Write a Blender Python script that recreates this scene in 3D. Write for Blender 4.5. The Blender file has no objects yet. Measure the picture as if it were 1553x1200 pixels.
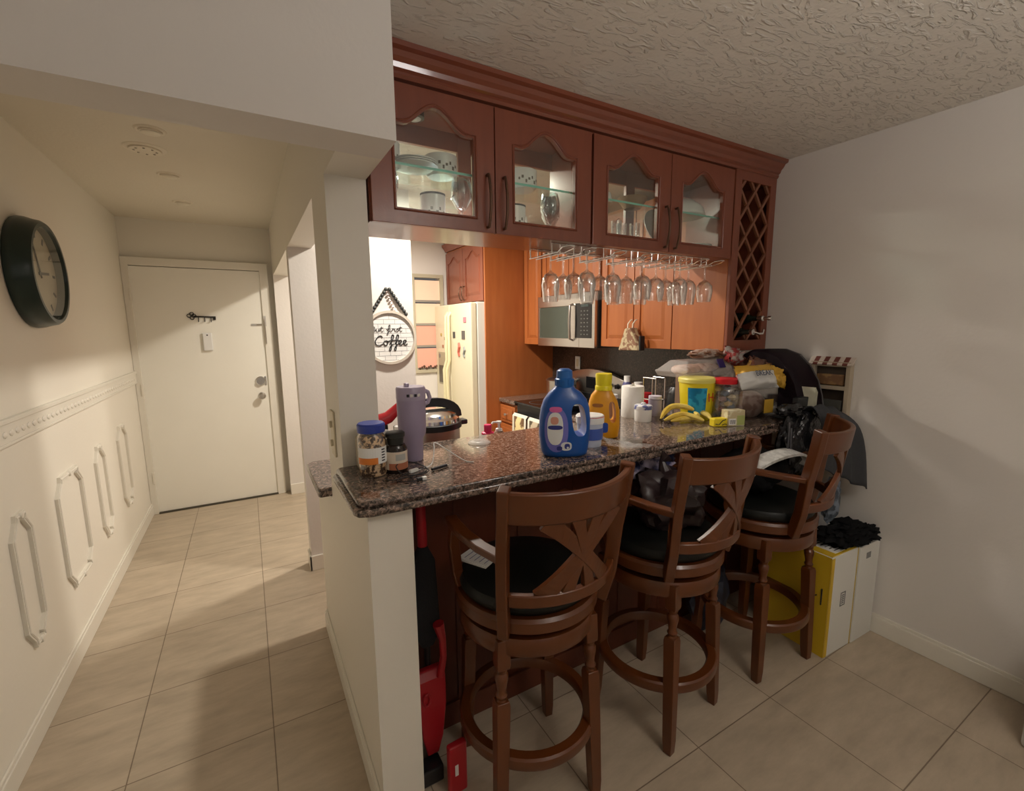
import bpy, bmesh, math, random
from mathutils import Vector, Matrix, noise
random.seed(7)
PI = math.pi
S = bpy.context.scene
COL = S.collection

# ------------------------------------------------------------------ camera, world, lights, exposure
def make_camera():
    yaw, pit, rol, H = .52369, -.14696, -.00981, 1.56
    cy, sy, cp, sp, cr, sr = math.cos(yaw), math.sin(yaw), math.cos(pit), math.sin(pit), math.cos(rol), math.sin(rol)
    F = Vector((sy*cp, cy*cp, sp)); rt = Vector((cy, -sy, 0)); up = rt.cross(F)
    R = rt*cr + up*sr; U = up*cr - rt*sr
    m = Matrix((R, U, -F)).transposed().to_4x4(); m.translation = (0, 0, H)
    cam = bpy.data.cameras.new('camera'); cam.sensor_width = 36; cam.sensor_fit = 'HORIZONTAL'
    cam.lens = 36*690.9/1553; cam.clip_start = .02; cam.clip_end = 60
    o = bpy.data.objects.new('camera', cam); o.matrix_world = m; COL.objects.link(o)
    S.camera = o
make_camera()
S.view_settings.view_transform = 'Standard'; S.view_settings.look = 'None'
S.view_settings.gamma = 1; S.view_settings.use_curve_mapping = False
S.view_settings.exposure = 0.0
w = bpy.data.worlds.new('world'); S.world = w; w.use_nodes = True
w.node_tree.nodes['Background'].inputs[0].default_value = (.9, .85, .8, 1)
w.node_tree.nodes['Background'].inputs[1].default_value = 0.12

def light(name, kind, loc, energy, color, size=.1, rot=(0, 0, 0), **kw):
    d = bpy.data.lights.new(name, kind); d.energy = energy; d.color = color
    if kind == 'AREA':
        d.size = size
        for k, v in kw.items(): setattr(d, k, v)
    else:
        d.shadow_soft_size = size
        for k, v in kw.items(): setattr(d, k, v)
    o = bpy.data.objects.new(name, d); o.location = loc; o.rotation_euler = rot; COL.objects.link(o); return o
# dining room ceiling lamp (behind the camera), kitchen ceiling fixture, added fills for ceiling, hall and cabinet
light('dining_lamp_light', 'POINT', (1.15, -.50, 2.22), 7, (1.0, .94, .90), .09)
light('ceiling_fill_uplight', 'AREA', (1.15, -.75, 1.95), 27, (1.0, .95, .91), .5, (PI, 0, 0), shape='DISK')  # added fill behind the camera, lifts ceiling and ambient light
light('rear_fill_light', 'AREA', (.3, -2.9, 1.8), 4, (.88, .92, 1.0), 1.8, (-PI/2, 0, 0))  # added soft fill at the rear wall, no window known there
light('kitchen_downlight_front', 'AREA', (1.07, 2.48, 2.43), 26, (1.0, .92, .80), .14, (0, 0, 0), shape='DISK')
light('kitchen_downlight_far', 'AREA', (1.07, 3.55, 2.43), 37, (1.0, .92, .80), .14, (0, 0, 0), shape='DISK')
light('cabinet_glow_light', 'POINT', (.79, 1.80, 1.975), 1.1, (.75, .92, 1.0), .02)  # cool glow added low in the first cabinet, apart from the puck

# ------------------------------------------------------------------ materials
MATS = {}
def mat(name, color=(.5, .5, .5), rough=.5, metal=0, **kw):
    if name in MATS: return MATS[name]
    m = bpy.data.materials.new(name); m.use_nodes = True; nt = m.node_tree
    b = nt.nodes['Principled BSDF']
    b.inputs['Base Color'].default_value = (*color, 1); b.inputs['Roughness'].default_value = rough
    b.inputs['Metallic'].default_value = metal
    if 'spec' in kw: b.inputs['Specular IOR Level'].default_value = kw['spec']
    if 'coat' in kw: b.inputs['Coat Weight'].default_value = kw['coat']; b.inputs['Coat Roughness'].default_value = .08
    if 'emit' in kw:
        b.inputs['Emission Color'].default_value = (*kw['emit'], 1); b.inputs['Emission Strength'].default_value = kw.get('es', 1)
    N = nt.nodes; L = nt.links
    tc = N.new('ShaderNodeTexCoord')
    # faint procedural variation on every material
    nz = N.new('ShaderNodeTexNoise'); nz.inputs['Scale'].default_value = kw.get('nscale', 6); nz.inputs['Detail'].default_value = 4
    mp = N.new('ShaderNodeMapping'); mp.inputs['Scale'].default_value = kw.get('stretch', (1, 1, 1))
    L.new(tc.outputs['Object'], mp.inputs[0]); L.new(mp.outputs[0], nz.inputs['Vector'])
    mx = N.new('ShaderNodeMix'); mx.data_type = 'RGBA'
    v = kw.get('var', .06); c2 = kw.get('color2')
    mx.inputs[6].default_value = (*[max(0, c*(1-v)) for c in color], 1)
    mx.inputs[7].default_value = (*(c2 if c2 else [min(1, c*(1+v)) for c in color]), 1)
    if c2 and kw.get('nscale', 6) >= 12:      # crisp two-tone print instead of a soft blend
        rp = N.new('ShaderNodeValToRGB'); rp.color_ramp.elements[0].position = .47; rp.color_ramp.elements[1].position = .54
        L.new(nz.outputs['Fac'], rp.inputs[0]); L.new(rp.outputs[0], mx.inputs[0])
    else: L.new(nz.outputs['Fac'], mx.inputs[0])
    L.new(mx.outputs[2], b.inputs['Base Color'])
    if kw.get('bump'):
        n2 = N.new('ShaderNodeTexNoise'); n2.inputs['Scale'].default_value = kw.get('bscale', 80); n2.inputs['Detail'].default_value = 3
        L.new(tc.outputs['Object'], n2.inputs['Vector'])
        bp = N.new('ShaderNodeBump'); bp.inputs['Strength'].default_value = kw['bump']; bp.inputs['Distance'].default_value = kw.get('bdist', .002)
        L.new(n2.outputs['Fac'], bp.inputs['Height']); L.new(bp.outputs[0], b.inputs['Normal'])
    MATS[name] = m; return m

WALL = mat('wall_paint', (.76, .725, .685), .62, var=.02, bump=.35, bscale=60, nscale=2)
HALLW = mat('hall_paint', (.84, .80, .71), .5, var=.02, bump=.25, bscale=70, nscale=2)
TRIMW = mat('white_trim', (.80, .765, .68), .35, var=.02)
DOORW = mat('door_paint', (.88, .86, .78), .33, var=.02)
HCEIL = mat('hall_ceiling_paint', (.74, .69, .58), .8, var=.03, bump=.6, bscale=60, nscale=3)
CHERRY = mat('cherry_wood', (.20, .050, .026), .34, color2=(.27, .075, .036), nscale=5, stretch=(6, 6, .7), bump=.1, bscale=120, coat=.25)
CHERRYX = mat('cherry_wood_board', (.20, .050, .026), .28, color2=(.27, .075, .036), nscale=5, stretch=(.7, 6, 6), coat=.35)
CHERRYLIT = mat('cherry_wood_lit', (.34, .092, .024), .38, color2=(.46, .15, .042), nscale=4, stretch=(5, 5, .6), bump=.1, bscale=120, coat=.15)  # same cherry wood, with the warm kitchen light put into its colour
STOOLW = mat('stool_wood', (.090, .023, .0045), .33, color2=(.135, .037, .0075), nscale=6, stretch=(3, 3, .6), coat=.15)
PANELW = mat('bar_panel_wood', (.10, .024, .010), .45, color2=(.14, .036, .015), nscale=5, stretch=(6, 6, .7))
LEATHER = mat('black_leather', (.008, .009, .008), .4, spec=.3, bump=.3, bscale=200)
BLACKP = mat('black_plastic', (.012, .012, .013), .35)
BLACKG = mat('black_glass', (.008, .008, .009), .08)
MWGLASS = mat('microwave_window', (.06, .075, .06), .2)
STEEL = mat('stainless_steel', (.60, .58, .55), .28, 1, nscale=3, stretch=(1, 30, 30), var=.08)
CHROME = mat('chrome', (.85, .85, .85), .12, 1)
BRONZE = mat('bronze_pull', (.16, .09, .06), .3, .8)
FRIDGE = mat('cream_enamel', (.74, .68, .50), .35, var=.02)
FRIDGES = mat('fridge_side_white', (.74, .74, .68), .4, var=.02)
PINE = mat('rack_lattice_wood', (.24, .09, .045), .4)
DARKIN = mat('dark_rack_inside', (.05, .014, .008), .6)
WHITE = mat('white_plastic', (.82, .82, .80), .35)
PAPER = mat('white_paper', (.85, .85, .82), .8)
INK = mat('black_ink', (.015, .015, .018), .6)
NAVY = mat('navy_ink', (.03, .04, .22), .5)
REDI = mat('red_ink', (.6, .03, .03), .5)

def tile_mat():
    m = bpy.data.materials.new('ceramic_floor_tile'); m.use_nodes = True; nt = m.node_tree; N = nt.nodes; L = nt.links
    b = N['Principled BSDF']; tc = N.new('ShaderNodeTexCoord'); mp = N.new('ShaderNodeMapping')
    L.new(tc.outputs['Object'], mp.inputs[0]); mp.inputs['Location'].default_value = (.488, -.493 + .457*8, 0)
    br = N.new('ShaderNodeTexBrick'); br.offset = 0; br.squash = 1
    br.inputs['Scale'].default_value = 1; br.inputs['Brick Width'].default_value = .457; br.inputs['Row Height'].default_value = .457
    br.inputs['Mortar Size'].default_value = .0022; br.inputs['Mortar Smooth'].default_value = .2; br.inputs['Bias'].default_value = 0
    br.inputs['Color1'].default_value = (.47, .395, .30, 1); br.inputs['Color2'].default_value = (.50, .42, .32, 1)
    br.inputs['Mortar'].default_value = (.22, .17, .12, 1)
    L.new(mp.outputs[0], br.inputs['Vector'])
    nz = N.new('ShaderNodeTexNoise'); nz.inputs['Scale'].default_value = 5; nz.inputs['Detail'].default_value = 8; nz.inputs['Roughness'].default_value = .65
    m2 = N.new('ShaderNodeMapping'); m2.inputs['Scale'].default_value = (.8, 2.6, 1); L.new(tc.outputs['Object'], m2.inputs[0]); L.new(m2.outputs[0], nz.inputs['Vector'])
    cr = N.new('ShaderNodeValToRGB'); cr.color_ramp.elements[0].color = (.80, .78, .76, 1); cr.color_ramp.elements[1].color = (1.12, 1.1, 1.08, 1)
    cr.color_ramp.elements[0].position = .3; cr.color_ramp.elements[1].position = .7
    L.new(nz.outputs['Fac'], cr.inputs[0])
    mx = N.new('ShaderNodeMix'); mx.data_type = 'RGBA'; mx.blend_type = 'MULTIPLY'; mx.inputs[0].default_value = 1
    L.new(br.outputs['Color'], mx.inputs[6]); L.new(cr.outputs[0], mx.inputs[7]); L.new(mx.outputs[2], b.inputs['Base Color'])
    b.inputs['Roughness'].default_value = .42
    bp = N.new('ShaderNodeBump'); bp.inputs['Strength'].default_value = .6; bp.inputs['Distance'].default_value = .002; bp.invert = True
    L.new(br.outputs['Fac'], bp.inputs['Height']); L.new(bp.outputs[0], b.inputs['Normal'])
    return m
def ceiling_mat():
    m = bpy.data.materials.new('knockdown_plaster'); m.use_nodes = True; nt = m.node_tree; N = nt.nodes; L = nt.links
    b = N['Principled BSDF']; b.inputs['Base Color'].default_value = (.80, .755, .68, 1); b.inputs['Roughness'].default_value = .6
    tc = N.new('ShaderNodeTexCoord'); mp = N.new('ShaderNodeMapping'); L.new(tc.outputs['Object'], mp.inputs[0])
    mp.inputs['Rotation'].default_value = (0, 0, .5); mp.inputs['Scale'].default_value = (13, 34, 1)
    n1 = N.new('ShaderNodeTexNoise'); n1.inputs['Scale'].default_value = 1; n1.inputs['Detail'].default_value = 5; n1.inputs['Distortion'].default_value = 1.6
    L.new(mp.outputs[0], n1.inputs['Vector'])
    cr = N.new('ShaderNodeValToRGB'); cr.color_ramp.elements[0].position = .52; cr.color_ramp.elements[1].position = .66
    L.new(n1.outputs['Fac'], cr.inputs[0])
    n2 = N.new('ShaderNodeTexNoise'); n2.inputs['Scale'].default_value = 60; L.new(tc.outputs['Object'], n2.inputs['Vector'])
    ad = N.new('ShaderNodeMath'); ad.operation = 'MULTIPLY_ADD'; ad.inputs[1].default_value = .35; L.new(n2.outputs['Fac'], ad.inputs[0]); L.new(cr.outputs[0], ad.inputs[2])
    bp = N.new('ShaderNodeBump'); bp.inputs['Strength'].default_value = 1; bp.inputs['Distance'].default_value = .0045
    L.new(ad.outputs[0], bp.inputs['Height']); L.new(bp.outputs[0], b.inputs['Normal'])
    return m
def granite_mat(name, dark=1.0, rough=.1):
    m = bpy.data.materials.new(name); m.use_nodes = True; nt = m.node_tree; N = nt.nodes; L = nt.links
    b = N['Principled BSDF']; b.inputs['Roughness'].default_value = rough
    b.inputs['Coat Weight'].default_value = .25; b.inputs['Coat Roughness'].default_value = .06
    tc = N.new('ShaderNodeTexCoord'); mp = N.new('ShaderNodeMapping'); L.new(tc.outputs['Object'], mp.inputs[0])
    mp.inputs['Scale'].default_value = (1, 1.25, 1.1); mp.inputs['Rotation'].default_value = (0, 0, .35)
    n1 = N.new('ShaderNodeTexNoise'); n1.inputs['Scale'].default_value = 75; n1.inputs['Detail'].default_value = 6; n1.inputs['Roughness'].default_value = .7; n1.inputs['Distortion'].default_value = .8
    L.new(mp.outputs[0], n1.inputs['Vector'])
    cr = N.new('ShaderNodeValToRGB'); e = cr.color_ramp.elements
    e[0].position = .36; e[0].color = (.012*dark, .011*dark, .011*dark, 1)
    e[1].position = .72; e[1].color = (.60*dark, .48*dark, .42*dark, 1)
    x = e.new(.47); x.color = (.09*dark, .072*dark, .06*dark, 1)
    x = e.new(.57); x.color = (.24*dark, .17*dark, .14*dark, 1)
    L.new(n1.outputs['Fac'], cr.inputs[0])
    vo = N.new('ShaderNodeTexVoronoi'); vo.inputs['Scale'].default_value = 85; L.new(tc.outputs['Object'], vo.inputs['Vector'])
    r2 = N.new('ShaderNodeValToRGB'); r2.color_ramp.elements[0].position = .15; r2.color_ramp.elements[0].color = (.45, .45, .45, 1)
    r2.color_ramp.elements[1].position = .5; r2.color_ramp.elements[1].color = (1.15, 1.1, 1.05, 1)
    L.new(vo.outputs['Distance'], r2.inputs[0])
    mx = N.new('ShaderNodeMix'); mx.data_type = 'RGBA'; mx.blend_type = 'MULTIPLY'; mx.inputs[0].default_value = .8
    L.new(cr.outputs[0], mx.inputs[6]); L.new(r2.outputs[0], mx.inputs[7]); L.new(mx.outputs[2], b.inputs['Base Color'])
    return m
def clear_mat(name, tint=(1, 1, 1), edge=.6, base=.05, rough=.03):
    m = bpy.data.materials.new(name); m.use_nodes = True; nt = m.node_tree; N = nt.nodes; L = nt.links
    N.remove(N['Principled BSDF']); out = N['Material Output']
    tr = N.new('ShaderNodeBsdfTransparent'); tr.inputs[0].default_value = (*tint, 1)
    gl = N.new('ShaderNodeBsdfGlossy'); gl.inputs['Roughness'].default_value = rough; gl.inputs[0].default_value = (.95, .95, .95, 1)
    lw = N.new('ShaderNodeLayerWeight'); lw.inputs['Blend'].default_value = .35
    pw = N.new('ShaderNodeMath'); pw.operation = 'MULTIPLY_ADD'; pw.inputs[1].default_value = edge; pw.inputs[2].default_value = base
    L.new(lw.outputs['Facing'], pw.inputs[0])
    nz = N.new('ShaderNodeTexNoise'); nz.inputs['Scale'].default_value = 9
    tc = N.new('ShaderNodeTexCoord'); L.new(tc.outputs['Object'], nz.inputs['Vector'])
    bp = N.new('ShaderNodeBump'); bp.inputs['Strength'].default_value = .04; L.new(nz.outputs['Fac'], bp.inputs['Height']); L.new(bp.outputs[0], gl.inputs['Normal'])
    mx = N.new('ShaderNodeMixShader'); L.new(pw.outputs[0], mx.inputs[0]); L.new(tr.outputs[0], mx.inputs[1]); L.new(gl.outputs[0], mx.inputs[2])
    L.new(mx.outputs[0], out.inputs[0]); MATS[name] = m; return m
TILE = tile_mat(); CEIL = ceiling_mat(); GRANITE = granite_mat('brown_granite'); SPLASH = granite_mat('dark_granite_splash', .30, .3)
PANE = clear_mat('door_glass', (.97, 1, .98), .35, .03)
GLASS = clear_mat('drinking_glass', (.97, .97, .97), .95, .06)
CLEARP = clear_mat('clear_plastic', (.93, .93, .92), .5, .10, .12)
def fog_mat(name, color, k):
    m = bpy.data.materials.new(name); m.use_nodes = True; N = m.node_tree.nodes; L = m.node_tree.links
    p = N['Principled BSDF']; p.inputs['Base Color'].default_value = (*color, 1); p.inputs['Roughness'].default_value = .25
    nz = N.new('ShaderNodeTexNoise'); nz.inputs['Scale'].default_value = 30; tc = N.new('ShaderNodeTexCoord'); L.new(tc.outputs['Object'], nz.inputs['Vector'])
    bp = N.new('ShaderNodeBump'); bp.inputs['Strength'].default_value = .3; bp.inputs['Distance'].default_value = .004; L.new(nz.outputs['Fac'], bp.inputs['Height']); L.new(bp.outputs[0], p.inputs['Normal'])
    tr = N.new('ShaderNodeBsdfTransparent'); mx = N.new('ShaderNodeMixShader'); mx.inputs[0].default_value = k
    L.new(tr.outputs[0], mx.inputs[1]); L.new(p.outputs[0], mx.inputs[2]); L.new(mx.outputs[0], N['Material Output'].inputs[0]); return m
FOGP = fog_mat('cloudy_plastic', (.75, .73, .71), .38); FILM = fog_mat('thin_film', (.8, .8, .8), .28); FROST = fog_mat('ribbed_shell_plastic', (.86, .82, .80), .30)
SHELFG = clear_mat('shelf_glass', (.93, .99, .97), .12, .03)
SHELFE = mat('green_glass_edge', (.22, .60, .48), .15)

# ------------------------------------------------------------------ mesh helpers
def B(): return bmesh.new()
def box(bm, x0, x1, y0, y1, z0, z1, mi=0, M=None):
    if x0 > x1: x0, x1 = x1, x0
    if y0 > y1: y0, y1 = y1, y0
    if z0 > z1: z0, z1 = z1, z0
    v = [bm.verts.new((x, y, z)) for x in (x0, x1) for y in (y0, y1) for z in (z0, z1)]
    for f in ((0, 1, 3, 2), (4, 6, 7, 5), (0, 4, 5, 1), (2, 3, 7, 6), (0, 2, 6, 4), (1, 5, 7, 3)):
        fc = bm.faces.new([v[i] for i in f]); fc.material_index = mi
    if M: bmesh.ops.transform(bm, matrix=M, verts=v)
    return v
def lathe(bm, prof, seg=28, M=None, mi=0, squash=(1, 1), cap=True):
    rings = []; vs = []
    for r, z in prof:
        if r < 1e-5:
            v = bm.verts.new((0, 0, z)); rings.append([v]); vs.append(v)
        else:
            rg = [bm.verts.new((r*squash[0]*math.cos(2*PI*i/seg), r*squash[1]*math.sin(2*PI*i/seg), z)) for i in range(seg)]
            rings.append(rg); vs += rg
    for a, b in zip(rings, rings[1:]):
        for i in range(seg):
            j = (i+1) % seg
            if len(a) == 1 and len(b) == 1: continue
            if len(a) == 1: f = bm.faces.new((a[0], b[j], b[i])) if False else bm.faces.new((a[0], b[i], b[j]))
            elif len(b) == 1: f = bm.faces.new((a[i], b[0], a[j]))
            else: f = bm.faces.new((a[i], b[i], b[j], a[j]))
            f.material_index = mi
    if cap:
        for rg in (rings[0], rings[-1]):
            if len(rg) > 1:
                f = bm.faces.new(rg); f.material_index = mi
    if M: bmesh.ops.transform(bm, matrix=M, verts=vs)
    return vs
def tube(bm, pts, r, seg=8, closed=False, mi=0, sq=None, up=None):
    """sweep a circle (or a rectangle sq=(w,h)) along pts"""
    pts = [Vector(p) for p in pts]; n = len(pts); rings = []; prev = None
    for i, p in enumerate(pts):
        a = pts[(i-1) % n] if (closed or i > 0) else p
        b = pts[(i+1) % n] if (closed or i < n-1) else p
        t = (b-a).normalized()
        if up is not None:
            u = Vector(up); side = t.cross(u).normalized(); nrm = side.cross(t).normalized()
        else:
            if prev is None:
                u = Vector((0, 0, 1)) if abs(t.z) < .9 else Vector((1, 0, 0))
                side = t.cross(u).normalized()
            else:
                side = (prev - t*prev.dot(t)).normalized()
            prev = side; nrm = side.cross(t).normalized()
        rr = r[i] if isinstance(r, (list, tuple)) else r
        if sq:
            k = rr if isinstance(r, (list, tuple)) else 1
            o = [(-sq[0]/2*k, -sq[1]/2*k), (sq[0]/2*k, -sq[1]/2*k), (sq[0]/2*k, sq[1]/2*k), (-sq[0]/2*k, sq[1]/2*k)]
            rings.append([bm.verts.new(p + side*x + nrm*y) for x, y in o])
        else:
            rings.append([bm.verts.new(p + side*math.cos(2*PI*k/seg)*rr + nrm*math.sin(2*PI*k/seg)*rr) for k in range(seg)])
    m = len(rings[0])
    rng = range(n) if closed else range(n-1)
    for i in rng:
        a, b = rings[i], rings[(i+1) % n]
        for k in range(m):
            f = bm.faces.new((a[k], a[(k+1) % m], b[(k+1) % m], b[k])); f.material_index = mi
    if not closed:
        bm.faces.new(rings[0][::-1]).material_index = mi; bm.faces.new(rings[-1]).material_index = mi
    return [v for rg in rings for v in rg]
def plate(bm, outer, holes, d0, d1, plane='xz', mi=0):
    """flat polygon with holes extruded from depth d0 to d1"""
    def P(a, b, d): return {'xz': (a, d, b), 'xy': (a, b, d), 'yz': (d, a, b)}[plane]
    loops = [outer]+list(holes); es = []; allv = []
    for lp in loops:
        vs = [bm.verts.new(P(a, b, d0)) for a, b in lp]; allv.append(vs)
        for i in range(len(vs)): es.append(bm.edges.new((vs[i], vs[(i+1) % len(vs)])))
    r = bmesh.ops.triangle_fill(bm, use_beauty=True, use_dissolve=False, edges=es)
    fs = [g for g in r['geom'] if isinstance(g, bmesh.types.BMFace)]
    mp = {}
    for vs, lp in zip(allv, loops):
        for v, (a, b) in zip(vs, lp): mp[v] = bm.verts.new(P(a, b, d1))
    for f in fs:
        f.material_index = mi
        nf = bm.faces.new([mp[v] for v in f.verts][::-1]); nf.material_index = mi
    for vs in allv:
        for i in range(len(vs)):
            a, b = vs[i], vs[(i+1) % len(vs)]
            bm.faces.new((a, b, mp[b], mp[a])).material_index = mi
    return [v for vs in allv for v in vs]+list(mp.values())
def loft(bm, loops, mi=0, cap=True):
    rs = [[bm.verts.new(p) for p in lp] for lp in loops]; n = len(rs[0])
    for a, b in zip(rs, rs[1:]):
        for i in range(n):
            bm.faces.new((a[i], a[(i+1) % n], b[(i+1) % n], b[i])).material_index = mi
    if cap:
        bm.faces.new(rs[0][::-1]).material_index = mi; bm.faces.new(rs[-1]).material_index = mi
    return [v for r in rs for v in r]
def blob(bm, c, s, seed=0, amp=.2, freq=2.5, sub=3, mi=0, flat=None, rot=0):
    r = bmesh.ops.create_icosphere(bm, subdivisions=sub, radius=1); off = Vector((seed*3.7, seed*1.3, seed*7.1))
    R = Matrix.Rotation(rot, 3, 'Z')
    for v in r['verts']:
        d = v.co.copy(); k = 1+amp*noise.noise(d*freq+off)+amp*.5*noise.noise(d*freq*2.7+off)
        q = Vector((d.x*s[0]*k, d.y*s[1]*k, d.z*s[2]*k)); q = R @ q
        v.co = q+Vector(c)
        if flat is not None and v.co.z < flat: v.co.z = flat+random.uniform(0, .001)
    for f in {f for v in r['verts'] for f in v.link_faces}: f.material_index = mi; f.smooth = True
    return r['verts']
def pillow(bm, c, w, h, t, rot=None, seed=0, crump=.02, n=14, mi=0, mi2=None):
    """a sealed snack bag: flat edges, puffed centre, crumpled; w along x, h along y, thickness z before rot"""
    vs = []; off = Vector((seed*5.1, seed*2.3, 0))
    for side in (1, -1):
        grid = []
        for i in range(n+1):
            row = []
            for j in range(n+1):
                u, v = i/n*2-1, j/n*2-1
                e = max(0, (1-u**4)*(1-v**4))**.6
                q = Vector((u*w/2*(1-.06*(1-abs(v))), v*h/2*(1-.05*(1-abs(u))), side*t/2*e))
                q += Vector((0, 0, 1))*crump*noise.noise(Vector((u*3, v*3, side))+off)*(.3+e) + Vector((0, 0, 1))*crump*.5*noise.noise(Vector((u*8, v*8, side))+off)
                vv = bm.verts.new(q); row.append(vv); vs.append(vv)
            grid.append(row)
        for i in range(n):
            for j in range(n):
                q = (grid[i][j], grid[i+1][j], grid[i+1][j+1], grid[i][j+1])
                f = bm.faces.new(q if side > 0 else q[::-1]); f.smooth = True
                f.material_index = mi if (mi2 is None or not (j > n*.62)) else mi2
    bmesh.ops.remove_doubles(bm, verts=[v for v in vs if v.is_valid], dist=.0003)
    vs = [v for v in vs if v.is_valid]
    M = Matrix.Translation(c) @ (rot.to_4x4() if rot else Matrix())
    bmesh.ops.transform(bm, matrix=M, verts=vs)
def E3(x, y, z): return (Matrix.Rotation(z, 3, 'Z') @ Matrix.Rotation(y, 3, 'Y') @ Matrix.Rotation(x, 3, 'X'))
def T(x, y, z, rz=0): return Matrix.Translation((x, y, z)) @ Matrix.Rotation(rz, 4, 'Z')

def obj(name, bm, m, parent=None, smooth=False, bev=0, seg=2, loc=None, sub=0, solid=0):
    me = bpy.data.meshes.new(name)
    bmesh.ops.recalc_face_normals(bm, faces=bm.faces[:]); bm.to_mesh(me); bm.free()
    for x in (m if isinstance(m, (list, tuple)) else [m]): me.materials.append(x)
    o = bpy.data.objects.new(name, me); COL.objects.link(o)
    if parent: o.parent = parent
    if loc: o.location = loc
    if smooth:
        me.polygons.foreach_set('use_smooth', [True]*len(me.polygons))
        try: me.set_sharp_from_angle(angle=math.radians(38))
        except Exception: pass
    if solid:
        md = o.modifiers.new('s', 'SOLIDIFY'); md.thickness = solid; md.offset = 0
    if bev:
        md = o.modifiers.new('b', 'BEVEL'); md.width = bev; md.segments = seg; md.limit_method = 'ANGLE'; md.angle_limit = math.radians(40)
    if sub:
        md = o.modifiers.new('u', 'SUBSURF'); md.levels = sub; md.render_levels = sub
    return o
def tag(o, label, cat, group=None, kind=None):
    if label: o['label'] = label
    if cat: o['category'] = cat
    if group: o['group'] = group
    if kind: o['kind'] = kind
    return o
def thing(name, label, cat, loc=(0, 0, 0), rz=0, group=None):
    o = bpy.data.objects.new(name, None); o.empty_display_size = .05; COL.objects.link(o)
    o.location = loc; o.rotation_euler = (0, 0, rz); return tag(o, label, cat, group)
def struct(name, bm, m, label, cat='wall', **kw):
    return tag(obj(name, bm, m, **kw), label, cat, kind='structure')
def bx(x0, x1, y0, y1, z0, z1):
    b = B(); box(b, x0, x1, y0, y1, z0, z1); return b
def text(name, s, size, m, parent, loc, rot, ext=.0006, align='CENTER', sx=1, shear=0):
    c = bpy.data.curves.new(name, 'FONT'); c.body = s; c.size = size; c.extrude = ext; c.align_x = align; c.align_y = 'CENTER'; c.shear = shear
    t = bpy.data.objects.new(name+'_c', c); COL.objects.link(t)
    me = bpy.data.meshes.new_from_object(t); bpy.data.objects.remove(t); bpy.data.curves.remove(c)
    me.name = name; me.materials.clear(); me.materials.append(m)
    o = bpy.data.objects.new(name, me); COL.objects.link(o); o.parent = parent; o.location = loc; o.rotation_euler = rot; o.scale = (sx, 1, 1)
    return o
def dup(root, loc, rz=None, label=None):
    r = root.copy(); COL.objects.link(r); r.location = loc
    if rz is not None: r.rotation_euler = (0, 0, rz)
    if label: r['label'] = label
    def rec(a, b):
        for ch in a.children:
            if ch.name.startswith('camera'): continue
            c = ch.copy(); COL.objects.link(c); c.parent = b; rec(ch, c)
    rec(root, r); return r

# ------------------------------------------------------------------ room shell
CZ = 2.465
XL, XR = -.82, 2.67
b = bx(XL-.1, XR+.1, -3.1, 4.95, -.1, 0); struct('floor', b, TILE, 'beige square ceramic floor tiles with thin grout lines', 'floor')
struct('ceiling', bx(XL-.1, XR+.1, -3.1, 1.41, CZ, CZ+.1), CEIL, 'knockdown textured plaster ceiling over the dining side', 'ceiling')
struct('ceiling', bx(XL-.1, .255, 1.41, 4.95, CZ, CZ+.1), HCEIL, 'cream ceiling of the hall with recessed lights', 'ceiling')
struct('ceiling', bx(.255, XR+.1, 1.41, 4.95, CZ, CZ+.1), CEIL, 'plaster ceiling above the kitchen and upper cabinets', 'ceiling')
struct('wall_left', bx(XL-.12, XL, -3.1, 4.95, 0, CZ), HALLW, 'cream hall wall with moulding frames and round clock')
struct('wall_right', bx(XR, XR+.12, -3.1, 4.95, 0, CZ), WALL, 'plain off-white wall at the right of the bar')
struct('wall_rear', bx(XL-.12, XR+.12, -3.2, -3.1, 0, CZ), WALL, 'plain wall behind the viewpoint')
struct('wall_far', bx(XL-.12, .255, 4.82, 4.95, 0, CZ), HALLW, 'hall end wall around the white entry door')
# kitchen far wall with window hole
b = B(); plate(b, [(.255, 0), (XR, 0), (XR, CZ), (.255, CZ)], [[(1.54, 1.12), (1.54, 2.10), (1.84, 2.10), (1.84, 1.12)]], 4.70, 4.82)
struct('wall_kitchen_far', b, WALL, 'white kitchen end wall with the louvred window')
# half wall, pillar, header, beam
struct('wall_half', bx(.255, .385, 1.265, 1.62, 0, 1.05), HALLW, 'low wall end carrying the left end of the bar counter')
struct('wall_pillar', bx(.255, .385, 1.62, 1.93, 0, 2.05), HALLW, 'square white pillar between hall and bar counter')
struct('wall_kitchen_low', bx(.255, .385, 1.93, 2.42, 0, .87), HALLW, 'low wall under the kitchen counter on the hall side')
struct('wall_header', bx(.255, .385, 1.41, 4.70, 2.05, CZ), HALLW, 'header above the openings between hall and kitchen')
struct('wall_beam', bx(XL, .385, 1.262, 1.41, 2.05, CZ), WALL, 'deep beam crossing the ceiling at the hall entrance')
b = B(); plate(b, [(.255, 0), (1.005, 0), (1.005, CZ), (.386, CZ), (.386, 2.05), (.255, 2.05)], [], 3.08, 3.20)
struct('wall_kitchen_coffee', b, WALL, 'bright white wall carrying the round coffee sign')
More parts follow.
